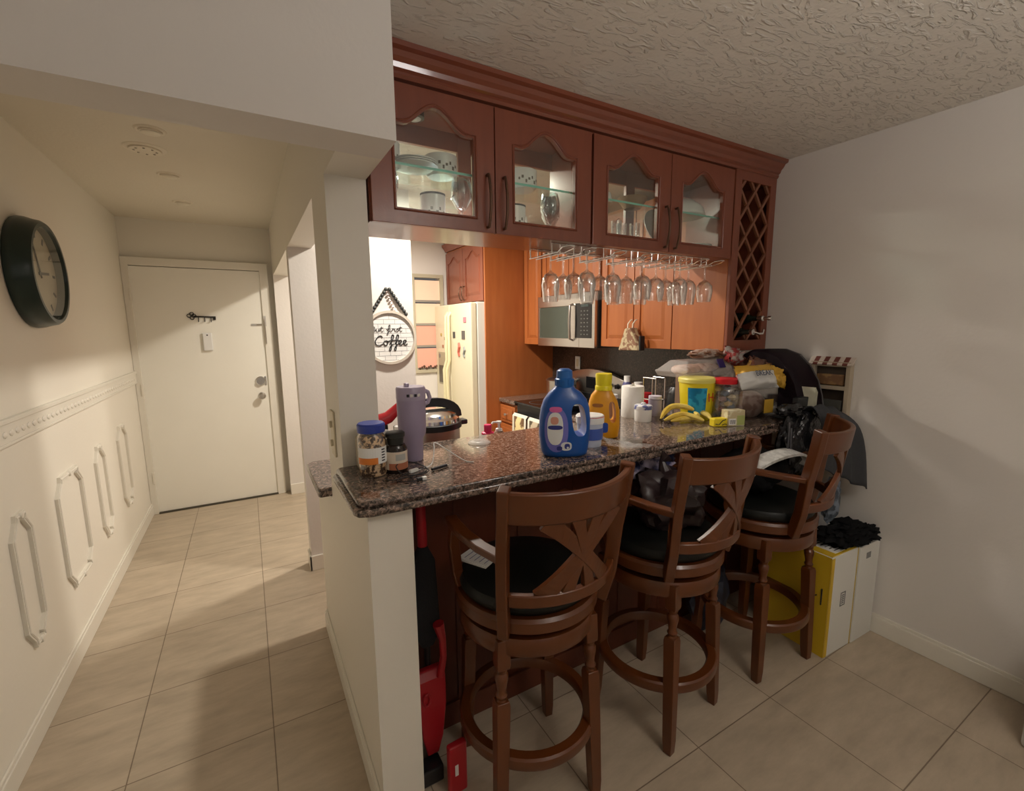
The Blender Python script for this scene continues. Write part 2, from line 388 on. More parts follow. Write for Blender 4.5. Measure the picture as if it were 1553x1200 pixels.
# baseboards
def baseboard(name, x0, x1, y0, y1, label):
    b = B(); box(b, x0, x1, y0, y1, 0, .085); dx = .004 if (x1-x0) < (y1-y0) else 0
    box(b, x0+(dx if x0 > 0 else 0), x1-(dx if x0 <= 0 else 0), y0, y1, .085, .10)
    struct(name, b, TRIMW, label, 'baseboard', bev=.003)
baseboard('baseboard_left', XL, XL+.013, -3.1, 4.80, 'painted baseboard along the cream hall wall')
baseboard('baseboard_right', XR-.013, XR, -3.1, 1.50, 'white baseboard under the plain right wall')
baseboard('baseboard_half', .242, .255, 1.265, 2.42, 'baseboard on the hall side of the half wall')
b = B(); box(b, .242, .385, 3.065, 3.08, 0, .10); box(b, .242, .255, 3.065, 3.20, 0, .10); box(b, .255, .40, 4.685, 4.70, 0, .10)
struct('baseboard_kitchen', b, TRIMW, 'short baseboards on the wall stubs beyond the pillar', 'baseboard', bev=.003)
# chair rail: embossed band on the hall wall
b = B(); box(b, XL, XL+.012, -3.1, 4.80, 1.145, 1.235); box(b, XL, XL+.02, -3.1, 4.80, 1.222, 1.24); box(b, XL, XL+.016, -3.1, 4.80, 1.138, 1.15)
k = -.2
while k < 4.75:
    lathe(b, [(.014, 0), (.012, .004), (.004, .006), (0, .006)], 8, Matrix.Translation((XL+.011, k, 1.182)) @ Matrix.Rotation(PI/2, 4, 'Y'), squash=(1, 1.5)); k += .055
struct('trim_1', b, TRIMW, 'embossed chair rail band on the cream hall wall', 'trim', bev=.002)
# moulding frames on hall wall
def frame(y0, y1, z0, z1, n, lab):
    w = .018; c = min(.055, (y1-y0)*.28); b = B()
    pts = [(y0+c, z0), (y1-c, z0), (y1-c, z0+.02), (y1, z0+.075), (y1, z1-.075), (y1-c, z1-.02), (y1-c, z1), (y0+c, z1), (y0+c, z1-.02), (y0, z1-.075), (y0, z0+.075), (y0+c, z0+.02)]
    tube(b, [(XL+.006, y, z) for y, z in pts], .011, 6, closed=True, sq=(.024, .014), up=(1, 0, 0))
    tube(b, [(XL+.012, y, z) for y, z in pts], .005, 6, closed=True)
    for yy in ((y0+y1)/2,):
        for zz in (z0, z1): lathe(b, [(.016, 0), (.012, .008), (0, .01)], 10, Matrix.Translation((XL+.012, yy, zz)) @ Matrix.Rotation(PI/2, 4, 'Y'))
    struct('trim_%d' % n, b, TRIMW, lab, 'trim')
frame(2.31, 2.475, .345, .865, 2, 'narrow moulding frame nearest the viewer on hall wall')
frame(2.79, 3.14, .345, .875, 3, 'wide moulding frame on hall wall, second from viewer')
frame(3.42, 3.60, .35, .885, 4, 'thin moulding frame on hall wall, second from door')
frame(3.96, 4.20, .35, .905, 5, 'moulding frame on hall wall nearest the entry door')
# entry door
d = tag(obj('door_1', bx(-.775, .150, 4.79, 4.82, .012, 2.085), DOORW, bev=.002), 'flat white entry door at the end of the hall', 'door', kind='structure')
b = B(); plate(b, [(XL+.001, 0), (-.772, 0), (-.772, 2.09), (.147, 2.09), (.147, 0), (.215, 0), (.215, 2.155), (XL+.001, 2.155)], [], 4.775, 4.819)
obj('door_frame', b, TRIMW, d, bev=.003)
for z in (.32, 1.08, 1.86): obj('hinge', bx(-.786, -.768, 4.768, 4.788, z-.05, z+.05), TRIMW, d, bev=.003)
b = B(); lathe(b, [(.03, 0), (.03, .006), (.014, .01), (.012, .035), (.028, .045), (.03, .062), (.02, .072), (0, .073)], 24, Matrix.Translation((.085, 4.79, .965)) @ Matrix.Rotation(PI/2, 4, 'X'))
obj('door_knob', b, STEEL, d, smooth=True)
b = B(); lathe(b, [(.042, 0), (.042, .01), (.034, .018), (.03, .018), (.03, .03), (0, .03)], 28, Matrix.Translation((.085, 4.79, 1.10)) @ Matrix.Rotation(PI/2, 4, 'X')); box(b, .075, .095, 4.745, 4.76, 1.095, 1.105)
box(b, .118, .132, 4.784, 4.79, 1.06, 1.14)
obj('deadbolt', b, CHROME, d, smooth=True)
b = B(); tube(b, [(-.005+.1, 4.782, 1.612), (.10, 4.78, 1.612), (.135, 4.78, 1.612)], .006, 6); box(b, .05, .135, 4.783, 4.79, 1.603, 1.622)
tube(b, [(.155, 4.77, 1.66), (.158, 4.762, 1.58), (.16, 4.762, 1.44)], .005, 6); box(b, .150, .170, 4.77, 4.776, 1.60, 1.69)
obj('door_chain', b, STEEL, d, smooth=True)
b = B(); box(b, -.772, .15, 4.77, 4.80, 0, .011); obj('threshold', b, mat('dark_metal_strip', (.1, .09, .07), .5, .6), d)
# key hook rack
t = thing('key_rack', 'black key-shaped hook rack mounted on the white entry door', 'key rack', (-.32, 4.789, 1.66))
b = B(); tube(b, [(-.05, -.008, .025), (.105, -.008, .018)], .006, 8)
for a, bb in ((-.085, .03), (-.065, .045), (-.065, .012), (-.05, .03)):
    tube(b, [(a+.014*math.cos(q*PI/6), -.008, bb+.014*math.sin(q*PI/6)) for q in range(12)], .004, 6, closed=True)
box(b, .085, .105, -.012, 0, -.005, .018); box(b, -.06, .105, -.006, 0, .016, .026)
obj('key_body', b, BLACKP, t)
for x in (-.02, .025, .07):
    b = B(); tube(b, [(x, -.006, .02), (x, -.01, -.012), (x, -.022, -.02), (x, -.03, -.01)], .0035, 6); obj('hook', b, BLACKP, t)
b = B(); box(b, -.29-.035, -.29+.035, 4.765, 4.79, 1.39, 1.545)
o = tag(obj('door_chime', b, WHITE, bev=.008, seg=3), 'small white box fixed to the entry door below the key rack', 'door chime')
b = B(); lathe(b, [(.006, 0), (.006, .002), (0, .002)], 12, Matrix.Translation((-.29, 4.765, 1.525)) @ Matrix.Rotation(PI/2, 4, 'X')); q = obj('sensor_eye', b, INK); q.parent = o
# switch plate on pillar
t = thing('light_switch', 'cream switch plate on hall side of the pillar above counter', 'switch', (.255, 1.765, 1.18))
obj('plate', bx(-.007, 0, -.036, .036, -.085, .085), mat('ivory_plastic', (.72, .65, .48), .4), t, bev=.003)
for z in (-.035, .035): obj('toggle', bx(-.016, -.006, -.006, .006, z-.012, z+.012), MATS['ivory_plastic'], t, bev=.002)
# ceiling lights of the hall
def downlight(x, y, r, label, dots=False):
    t = thing('recessed_light' if not dots else 'smoke_detector', label, 'ceiling light' if not dots else 'smoke detector', (x, y, CZ), group=None)
    b = B(); lathe(b, [(0, -.012), (r*.72, -.012), (r*.75, -.005), (r*.9, -.006), (r, -.001), (r, 0)], 32); obj('ring' if not dots else 'cover', b, mat('fixture_white', (.78, .72, .6), .5), t, smooth=True)
    if dots:
        for i in range(8):
            b = B(); lathe(b, [(.005, -.0145), (.005, -.012), (0, -.012)][::-1], 8, T(r*.5*math.cos(i*PI/4), r*.5*math.sin(i*PI/4), 0)); obj('vent_hole', b, mat('grey_vent', (.4, .36, .3), .6), t)
    else:
        b = B(); lathe(b, [(r*.6, -.0135), (r*.55, -.016), (0, -.018)], 24); obj('lens', b, mat('frosted_lens', (.8, .75, .62), .4), t, smooth=True)
downlight(-.30, 2.74, .062, 'small round recessed hall light nearest the ceiling beam')
downlight(-.36, 3.02, .092, 'larger flat disc with small holes on the hall ceiling', True)
downlight(-.31, 3.44, .062, 'middle round recessed light on the hall ceiling')
downlight(-.31, 4.10, .062, 'round recessed hall light nearest the entry door')
# wall clock
t = thing('wall_clock', 'large round wall clock with deep dark green rim, hall wall', 'clock', (XL, 2.875, 1.822), 0)
def rim(prof, m, name, seg=56):
    b = B(); lathe(b, prof, seg, Matrix.Rotation(PI/2, 4, 'Y'), cap=False); return obj(name, b, m, t, smooth=True)
rim([(.0, .001), (.237, .001), (.242, .012), (.240, .03), (.232, .055), (.228, .075), (.220, .085), (.205, .085), (.2, .075), (.2, .045)], mat('green_black_enamel', (.012, .030, .026), .3), 'rim')
rim([(0, .044), (.203, .044), (.203, .040)], mat('aged_clock_face', (.42, .36, .27), .6, color2=(.55, .48, .36), nscale=8, var=.2), 'dial')
b = B()
for i in range(12):
    a = i*PI/6; box(b, .0445, .046, -.006, .006, .155, .185, M=Matrix.Rotation(a, 4, 'X'))
box(b, .046, .049, -.005, .005, -.02, .14, M=Matrix.Rotation(.35, 4, 'X')); box(b, .046, .049, -.006, .006, -.02, .10, M=Matrix.Rotation(-1.5, 4, 'X'))
obj('clock_hands', b, INK, t)
rim([(0, .078), (.203, .078), (.203, .076)], PANE, 'glass')

# ------------------------------------------------------------------ bar and counters
b = B(); plate(b, [(.385, 1.522), (2.668, 1.522), (2.668, 1.79), (.385, 1.79)], [], 0, 1.05, 'xy')
for x in (.62, .9, 1.18, 1.46, 1.74, 2.02, 2.3, 2.56): box(b, x-.003, x+.003, 1.516, 1.524, 0, 1.05)
box(b, .385, 2.66, 1.508, 1.53, 0, .10); box(b, .385, 2.66, 1.508, 1.53, .97, 1.05)
tag(obj('breakfast_bar', b, PANELW, bev=.002), 'dark cherry panelled base under the granite bar', 'bar')
b = B(); r_ = .03
plate(b, [(.215+r_, 1.22), (2.668, 1.22), (2.668, 1.80), (.386, 1.80), (.386, 1.619), (.215+.02, 1.619), (.215, 1.60), (.215, 1.22+r_), (.222, 1.229)], [], 1.05, 1.072, 'xy')
plate(b, [(.228+r_, 1.233), (2.668, 1.233), (2.668, 1.79), (.386, 1.79), (.386, 1.619), (.24, 1.619), (.228, 1.60), (.228, 1.233+r_), (.234, 1.242)], [], 1.072, 1.09, 'xy')
tag(obj('bar_counter', b, GRANITE, bev=.009, seg=4, smooth=True), 'long raised brown granite bar counter with rounded edge', 'counter')
b = B(); plate(b, [(.215, 1.955), (.386, 1.955), (.386, 1.80), (2.655, 1.80), (2.655, 2.685), (2.03, 2.685), (2.03, 2.42), (.24, 2.42), (.205, 2.39), (.205, 1.975)], [], .871, .91, 'xy')
tag(obj('kitchen_counter', b, GRANITE, bev=.01, seg=3, smooth=True), 'lower granite kitchen worktop behind the bar', 'counter')
tag(obj('kitchen_counter_short', bx(2.03, 2.655, 3.475, 3.765, .871, .91), GRANITE, bev=.008), 'short granite worktop between stove and tall wood panel', 'counter')
tag(obj('base_cabinet_peninsula', bx(.387, 2.03, 1.80, 2.38, 0, .87), CHERRYLIT), 'wooden base cabinets on the kitchen side of the bar', 'cabinet')
tag(obj('base_cabinet_corner', bx(2.06, 2.665, 1.80, 2.68, 0, .87), CHERRYLIT), 'wooden base cabinet under worktop right of the stove', 'cabinet')
t = thing('drawer_cabinet', 'narrow orange-lit wood drawer cabinet left of the stove', 'cabinet', (2.06, 3.62, 0))
obj('body', bx(0, .6, -.145, .145, 0, .87), CHERRYLIT, t)
for z0, z1 in ((.69, .85), (.49, .67), (.29, .47), (.1, .27)):
    b = B(); box(b, -.02, 0, -.135, .135, z0, z1); box(b, -.027, -.02, -.10, .10, z0+.03, z1-.03)
    dr = obj('drawer', b, CHERRYLIT, t, bev=.004)
    b = B(); lathe(b, [(.006, 0), (.006, .012), (.015, .02), (.012, .03), (0, .032)], 16, Matrix.Translation((-.026, 0, (z0+z1)/2)) @ Matrix.Rotation(-PI/2, 4, 'Y')); k = obj('knob', b, STEEL, dr, smooth=True)
# backsplash + kitchen wall outlet
tag(obj('backsplash', bx(2.655, 2.669, 1.82, 3.77, .91, 1.42), SPLASH), 'dark granite backsplash behind the stove', 'backsplash')
t = thing('wall_outlet', 'pale outlet cover on dark backsplash above the stove', 'outlet', (2.654, 3.36, 1.235))
obj('plate', bx(-.008, 0, -.036, .036, -.06, .06), WHITE, t, bev=.002); obj('socket', bx(-.011, -.007, -.017, .017, -.035, .035), MATS['ivory_plastic'], t, bev=.002)

# ------------------------------------------------------------------ cabinet doors
def arch_loop(x0, x1, z0, zs, zp, n=20, flat=.12):
    """cathedral opening: shoulders at zs, peak zp"""
    w = x1-x0; pts = [(x0, z0), (x1, z0), (x1, zs)]
    for i in range(n+1):
        u = i/n; x = x1-w*flat-(w*(1-2*flat))*u
        s = .5-.5*math.cos(2*PI*u); s = s**.85
        pts.append((x, zs+(zp-zs)*s))
    pts.append((x0, zs)); return pts
def handle_bm(cx, z0, z1, y=-.022, r=.0055):
    b = B(); n = 12
    for dz in (0,):
        pts = [(cx, 0, z0)]+[(cx, y-.016*math.sin(PI*i/n), z0+(z1-z0)*i/n) for i in range(n+1)]+[(cx, 0, z1)]
        tube(b, pts, r, 8)
    return b
def glass_door(parent, x0, x1, z0, z1, hx, dy=-.02):
    b = B(); m = .085
    lp = arch_loop(x0+m, x1-m, z0+.055, z1-.125, z1-.055)
    plate(b, [(x0, z0), (x1, z0), (x1, z1), (x0, z1)], [lp], dy, 0)
    lp2 = arch_loop(x0+m-.008, x1-m+.008, z0+.047, z1-.117, z1-.047); 
    d = obj('door', b, CHERRY, parent, bev=.003)
    b = B(); tube(b, [(x, dy-.001, z) for x, z in lp2], .004, 6, closed=True); obj('moulding', b, CHERRY, d)
    b = B(); plate(b, arch_loop(x0+m-.01, x1-m+.01, z0+.045, z1-.115, z1-.045), [], -.006, -.003); obj('glass_pane', b, PANE, d)
    obj('handle', handle_bm(hx, z0+.02, z0+.205, y=dy-.016), BRONZE, d, smooth=True)
    return d
def glass_unit(x0, x1, label):
    w = x1-x0
    t = thing('glass_cabinet', label, 'cabinet', (x0, 1.62, 1.92)); H = .46; D = .27
    b = B(); box(b, 0, w, 0, D, 0, .02); box(b, 0, w, 0, D, H-.02, H+.07); box(b, 0, .018, 0, D, .02, H-.02); box(b, w-.018, w, 0, D, .02, H-.02)
    box(b, w/2-.02, w/2+.02, .0, .02, .02, H-.02); box(b, w/2-.03, w/2+.03, D-.02, D, .02, H-.02)
    box(b, .018, w-.018, D-.018, D, .02, .05); box(b, .018, w-.018, D-.018, D, H-.09, H-.02)
    obj('carcass', b, CHERRYX, t, bev=.0015)
    obj('shelf', bx(.018, w-.018, .03, D-.03, .207, .214), SHELFG, t)
    obj('shelf_edge', bx(.019, w-.019, .0295, .0315, .2065, .2145), SHELFE, t)
    obj('back_glass', bx(.018, w-.018, D-.010, D-.006, .05, H-.09), PANE, t)
    h = w/2
    glass_door(t, .004, h-.002, -.002, H-.012, h-.035); glass_door(t, h+.002, w-.004, -.002, H-.012, h+.035)
    return t
glass_unit(.392, 1.328, 'cherry upper cabinet with two glass doors next to the pillar')
glass_unit(1.332, 2.292, 'cherry upper cabinet with two glass doors beside wine rack')
# filler strip at the left end
# wine rack tower
t = thing('wine_rack_tower', 'tall cherry wine rack cabinet with diagonal lattice by right wall', 'wine rack', (2.30, 1.60, 1.42))
Wt, Ht = .366, .96
obj('side_panel', bx(-.001, .012, .02, .381, 0, Ht), CHERRYLIT, t, bev=.001)  # kitchen-lit colour of the cherry, laid over the carcass side
b = B(); box(b, .0125, .02, .02, .38, 0, Ht); box(b, Wt-.02, Wt, .02, .38, 0, Ht); box(b, 0, Wt, .02, .38, 0, .02); box(b, 0, Wt, .02, .38, Ht-.03, Ht+.07); box(b, 0, Wt, .36, .38, 0, Ht)
obj('carcass', b, CHERRY, t, bev=.002)
b = B(); plate(b, [(0, 0), (Wt, 0), (Wt, Ht), (0, Ht)], [[(.055, .06), (Wt-.055, .06), (Wt-.055, Ht-.05), (.055, Ht-.05)]], 0, .02); obj('face_frame', b, CHERRY, t, bev=.003)
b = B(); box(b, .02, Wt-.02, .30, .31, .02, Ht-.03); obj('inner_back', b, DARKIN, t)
b = B(); xi0, xi1, zi0, zi1 = .055, Wt-.055, .06, Ht-.05; wi = xi1-xi0; pz = .162
def clipseg(p, q):
    (xa, za), (xb, zb) = p, q; t0, t1 = 0, 1
    for c0, c1, lo, hi in ((xa, xb, xi0-.01, xi1+.01), (za, zb, zi0-.01, zi1+.01)):
        d_ = c1-c0
        if abs(d_) < 1e-9: continue
        a, c = (lo-c0)/d_, (hi-c0)/d_
        if a > c: a, c = c, a
        t0 = max(t0, a); t1 = min(t1, c)
    return None if t1-t0 < .03 else ((xa+(xb-xa)*t0, za+(zb-za)*t0), (xa+(xb-xa)*t1, za+(zb-za)*t1))
for k in range(-3, 13):
    for sgn in (1, -1):
        z = zi0+k*pz/1.0*1.0-.0
        p, q = ((xi0, z), (xi1, z+pz*2)) if sgn > 0 else ((xi0, z+pz*2), (xi1, z))
        s = clipseg(p, q)
        if s:
            (xa, za), (xb, zb) = s
            yb = .010 if sgn > 0 else .014
            tube(b, [(xa, yb, za), (xb, yb, zb)], 1, sq=(.015, .012), up=(0, 1, 0))
obj('lattice', b, PINE, t)
# bottles with foil necks
def bottle(x, z, tilt, label):
    t = thing('wine_bottle', label, 'bottle', (x, 1.60, z), group='wine bottles lying in the lattice rack')
    M = Matrix.Rotation(PI/2+tilt, 4, 'X')
    b = B(); lathe(b, [(0, -.22), (.034, -.22), (.036, -.21), (.036, -.05), (.03, -.02), (.014, .015), (.0135, .05)], 20, M); obj('bottle_glass', b, mat('dark_bottle_glass', (.01, .016, .012), .1), t, smooth=True)
    return t, M
tt, M = bottle(2.30+.20, 1.60, 0, 'dark wine bottle with chrome pourer sticking out of rack')
b = B(); lathe(b, [(.0138, .045), (.015, .05), (.015, .075), (.008, .08), (.008, .10), (.013, .105), (.013, .125), (0, .128)], 16, M); obj('pourer', b, CHROME, tt, smooth=True)
tt, M = bottle(2.30+.135, 1.525, 0, 'wine bottle in lowest lattice row with wire stopper')
b = B(); lathe(b, [(.0138, .045), (.016, .05), (.016, .065), (0, .068)], 16, M); tube(b, [(0, -.065, 0), (.02, -.085, -.01), (.045, -.09, -.008), (.06, -.085, .012)], .006, 8); obj('stopper', b, CHROME, tt, smooth=True)
# crown moulding
b = B()
prof = [(1.62, 2.378), (1.598, 2.378), (1.592, 2.388), (1.594, 2.398), (1.585, 2.404), (1.580, 2.418), (1.568, 2.430), (1.560, 2.444), (1.545, 2.450), (1.543, 2.4645), (1.62, 2.4645)]
loft(b, [[(x, y, z) for y, z in prof] for x in (.392, 2.667)])
tag(obj('crown_moulding', b, CHERRYX), 'stepped cherry crown moulding above the upper cabinets', 'moulding')
# far kitchen uppers (facing -X)
FX = Matrix.Rotation(-PI/2, 4, 'Z')
def raised_door(parent, u0, u1, z0, z1, arch, hx=None, hz=None, mt=CHERRYLIT):
    """door in local frame: u along +x, front towards -y"""
    b = B(); m = min(.055, (u1-u0)*.22)
    box(b, u0, u1, -.014, 0, z0, z1)
    lp = arch_loop(u0+m, u1-m, z0+m, z1-m-.055, z1-m) if arch else [(u0+m, z0+m), (u1-m, z0+m), (u1-m, z1-m), (u0+m, z1-m)]
    plate(b, [(u0, z0), (u1, z0), (u1, z1), (u0, z1)], [lp], -.022, -.014)
    cx, cz = (u0+u1)/2, (z0+z1)/2
    def ins(k): return [((x-cx)*(1-2*k/(u1-u0-2*m))+cx, (z-cz)*(1-2*k/(z1-z0-2*m))+cz) for x, z in lp]
    if u1-u0 > 2*m+.05:
        l1, l2 = ins(.006), ins(.028)
        loft(b, [[(x, -.0145, z) for x, z in l1], [(x, -.021, z) for x, z in l2]], cap=False)
        plate(b, l2, [], -.0212, -.018)
    d = obj('door', b, mt, parent, bev=.002)
    if hx is not None: obj('handle', handle_bm(hx, hz, hz+.13, y=-.04), BRONZE if mt is not CHERRYLIT else STEEL, d, smooth=True)
def upper(y_far, y_near, z0, z1, doors, label, xf=2.34, arch=True, bottomz=None):
    t = thing('upper_cabinet', label, 'cabinet', (xf, y_far, z0), -PI/2); W = y_far-y_near; H = z1-z0
    obj('carcass', bx(0, W, 0, 2.668-xf, 0, H), CHERRYLIT, t, bev=.002)
    n = doors
    for i in range(n): raised_door(t, W*i/n+.004, W*(i+1)/n-.004, .004, H-.004, arch)
    return t
upper(2.665, 2.00, 1.415, 2.37, 2, 'orange-lit wood wall cabinet with two arched doors right of microwave')
upper(3.46, 2.685, 1.83, 2.37, 2, 'short orange-lit wall cabinet above the microwave')
upper(3.765, 3.475, 1.405, 2.37, 1, 'narrow orange-lit wall cabinet left of the microwave')
b = bx(1.905, 2.668, 3.77, 3.79, 0, 2.38); tag(obj('tall_panel', b, CHERRYLIT, bev=.002), 'tall orange-lit wood panel enclosing the side of the fridge', 'panel')
t = thing('fridge_top_cabinet', 'wooden two-door cabinet above the cream fridge', 'cabinet', (1.925, 4.69, 1.81), -PI/2)
obj('carcass', bx(0, .895, 0, .74, 0, .55), CHERRYLIT, t, bev=.002)
raised_door(t, .012, .443, .006, .53, True, .41, .03, CHERRY); raised_door(t, .449, .885, .006, .53, True, .48, .03, CHERRY)
b = B(); loft(b, [[(x, y, z) for y, z in ((0, .55), (-.02, .55), (-.03, .57), (-.055, .60), (-.06, .62), (0, .62))] for x in (0, .895)]); obj('crown', b, CHERRY, t)

# ------------------------------------------------------------------ fridge (faces -X)
t = thing('refrigerator', 'cream side-by-side refrigerator covered in small magnets', 'refrigerator', (1.80, 4.695, 0), -PI/2)
obj('body', bx(.005, .905, .03, .80, .02, 1.80), FRIDGES, t, bev=.008)
for (u0, u1, hx, nm) in ((.005, .405, .375, 'freezer_door'), (.413, .905, .445, 'fridge_door')):
    b = B(); box(b, u0, u1, -.035, .028, .09, 1.795); dd = obj(nm, b, FRIDGE, t, bev=.012, seg=3)
    b = B(); tube(b, [(hx, -.03, 1.72), (hx, -.06, 1.68), (hx, -.062, 1.25), (hx-.02, -.085, 1.15), (hx-.012, -.085, .85), (hx, -.06, .75), (hx, -.055, .45), (hx, -.03, .42)], .016, 8); obj('handle', b, mat('yellowed_handle', (.75, .70, .45), .35), dd, smooth=True)
    if nm == 'freezer_door':
        obj('dispenser', bx(.08, .29, -.038, -.03, .98, 1.32), mat('dispenser_grey', (.42, .38, .26), .5), dd, bev=.004)
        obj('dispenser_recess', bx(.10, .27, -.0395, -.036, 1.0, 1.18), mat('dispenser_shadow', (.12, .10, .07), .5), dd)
mg = [('dark square', .52, 1.50, .05, .06, (.05, .05, .05)), ('dark picture', .74, 1.50, .07, .08, (.10, .09, .08)), ('pink bow', .78, 1.64, .06, .05, (.6, .2, .25)), ('red lobster', .64, 1.36, .035, .13, (.5, .12, .08)), ('grey curl', .76, 1.34, .03, .10, (.25, .27, .25)),
      ('white card', .30, 1.66, .06, .05, (.6, .55, .45)), ('round grey', .12, 1.28, .05, .05, (.2, .2, .18)), ('small brown', .28, 1.46, .03, .03, (.3, .18, .1)), ('small gold', .18, 1.50, .03, .03, (.5, .35, .1)), ('tiny dark', .33, 1.42, .03, .03, (.1, .1, .1)), ('tiny rust', .22, 1.38, .03, .03, (.4, .15, .08))]
for i, (nm, u, z, w_, h_, c) in enumerate(mg):
    b = B()
    if i in (6,): lathe(b, [(w_/2, 0), (w_/2, .005), (0, .006)], 16, Matrix.Translation((0, 0, 0)) @ Matrix.Rotation(-PI/2, 4, 'Y'))
    elif i in (3, 4): tube(b, [(-.004, 0, -h_/2), (-.004, .012, -h_/5), (-.004, -.010, h_/5), (-.004, .006, h_/2)], [.3*w_, .45*w_, .5*w_, .3*w_], 8)
    else: box(b, -.006, 0, -w_/2, w_/2, -h_/2, h_/2)
    side = 'freezer door' if u < .41 else 'fridge door'
    o = obj('fridge_magnet', b, mat('magnet_%d' % i, c, .5), bev=.002); o.location = (1.765, 4.695-u, z)
    tag(o, '%s magnet on the cream %s' % (nm, side), 'magnet', 'magnets on the fridge')
t = thing('bottle_opener_magnet', 'black magnet with loop shape on white fridge side', 'magnet', (1.86, 3.805, 1.62))
b = B(); tube(b, [(.02*math.cos(q*PI/6), -.006, .045*math.sin(q*PI/6)) for q in range(12)], .006, 6, closed=True); obj('loop', b, BLACKP, t)

# ------------------------------------------------------------------ microwave (faces -X)
t = thing('microwave', 'stainless over-the-range microwave with black control panel', 'microwave', (2.275, 3.462, 1.402), -PI/2)
W = .775; H = .425
obj('body', bx(0, W, .03, .39, 0, H), mat('dark_grey_case', (.035, .03, .028), .4), t, bev=.004)
b = B(); plate(b, [(0, 0), (W*.76, 0), (W*.76, H), (0, H)], [[(.03, .07), (W*.60, .07), (W*.60, .33), (.03, .33)]], 0, .03); d = obj('door', b, STEEL, t, bev=.004)
obj('window', bx(.028, W*.605, .006, .016, .068, .332), MWGLASS, d)
b = B(); tube(b, [(W*.655, 0, .06), (W*.655, -.03, .07), (W*.655, -.036, .20), (W*.655, -.03, .33), (W*.655, 0, .34)], .011, 10); obj('handle', b, STEEL, d, smooth=True)
b = B(); plate(b, [(W*.76, 0), (W, 0), (W, H), (W*.76, H)], [], 0, .03); d = obj('control_panel', b, STEEL, t, bev=.004)
obj('display', bx(W*.70, W*.955, -.003, .002, .075, .345), BLACKG, d)
for r in range(7):
    for c in range(3): obj('button', bx(W*.79+c*.037, W*.79+c*.037+.016, -.005, -.002, .10+r*.03, .108+r*.03), mat('button_grey', (.12, .12, .11), .5), d)
obj('clock_window', bx(W*.79, W*.91, -.005, -.002, .315, .335), mat('lcd', (.03, .05, .05), .2), d)

# ------------------------------------------------------------------ range
t = thing('stove', 'stainless and black electric stove with curved back panel', 'stove', (2.03, 3.46, 0), -PI/2)
W = .765
obj('body', bx(0, W, .02, .62, 0, .90), BLACKP, t, bev=.004)
obj('cooktop', bx(-.002, W+.002, -.01, .57, .90, .918), BLACKG, t, bev=.004)
b = B(); box(b, .01, W-.01, -.012, .02, .22, .82); d = obj('oven_door', b, BLACKG, t, bev=.006)
b = B(); tube(b, [(.05, -.012, .80), (.05, -.05, .805), (W-.05, -.05, .805), (W-.05, -.012, .80)], .012, 10); obj('oven_handle', b, BLACKP, d, smooth=True)
obj('storage_drawer', bx(.01, W-.01, -.01, .02, .03, .20), STEEL, t, bev=.004)
b = B(); n = 24; lp = [(0, .91), (W, .91), (W, 1.135)]+[(W-W*i/n, 1.135+.065*math.sin(PI*i/n)) for i in range(1, n)]+[(0, 1.135)]
vs = plate(b, lp, [], .56, .61); d = obj('back_panel', b, STEEL, t, bev=.006)
obj('panel_base', bx(.0, W, .545, .60, .915, .985), BLACKP, t, bev=.003)
obj('screen', bx(W*.40, W*.62, .553, .562, 1.03, 1.13), BLACKG, d, bev=.002)
for u in (.06, .15, W-.15, W-.06):
    b = B(); lathe(b, [(.022, 0), (.022, .004), (.018, .01), (.016, .028), (0, .03)], 18, Matrix.Translation((u, .56, 1.08)) @ Matrix.Rotation(PI/2, 4, 'X')); box(b, u-.004, u+.004, .525, .535, 1.063, 1.097); obj('knob', b, BLACKP, d, smooth=True)
for (u, v, r) in ((.2, .14, .10), (.56, .14, .08), (.2, .42, .08), (.56, .42, .10)):
    b = B(); lathe(b, [(r, .9181), (r, .9188), (r-.004, .9188), (r-.004, .9181)], 32, T(u, v, 0), cap=False); obj('burner_ring', b, mat('burner_grey', (.12, .12, .12), .4), t)
# pot, lid
t = thing('stock_pot', 'large stainless stock pot on the rear left burner', 'pot', (2.42, 3.30, .9195))
b = B(); lathe(b, [(0, 0), (.125, 0), (.132, .008), (.134, .17), (.139, .172), (.139, .178), (.130, .178), (.128, .012), (0, .01)], 36); obj('body', b, STEEL, t, smooth=True)
b = B(); lathe(b, [(.139, .179), (.12, .192), (.06, .205), (0, .208)], 36); lathe(b, [(.008, .205), (.008, .22), (.02, .228), (.018, .238), (0, .24)], 16); obj('lid', b, STEEL, t, smooth=True)
for s in (-1, 1):
    b = B(); tube(b, [(-.03, s*.134, .14), (-.028, s*.165, .145), (.028, s*.165, .145), (.03, s*.134, .14)], .006, 8); obj('handle', b, STEEL, t, smooth=True)
t = thing('glass_lid', 'domed glass pan lid resting on the front burner', 'lid', (2.16, 3.02, .9192))  # glass lid of a pan
b = B(); R_ = Matrix.Translation((0, 0, .085)) @ Matrix.Rotation(-.35, 4, 'Z') @ Matrix.Rotation(-PI/2+.25, 4, 'Y'); lathe(b, [(.088, -.02), (.08, .0), (.06, .018), (.03, .028), (0, .032)], 32, R_, cap=False); obj('dome', b, GLASS, t, smooth=True)
b = B(); lathe(b, [(.084, -.022), (.092, -.022), (.092, -.014), (.084, -.014), (.084, -.022)], 32, R_, cap=False); obj('rim', b, CHROME, t, smooth=True)
b = B(); lathe(b, [(.008, .03), (.008, .045), (.018, .052), (.016, .062), (0, .064)], 16, R_); obj('knob', b, BLACKP, t, smooth=True)
t = thing('frying_pan', 'black frying pan on the stove behind the blue bottle', 'pan', (2.20, 2.85, .9192))
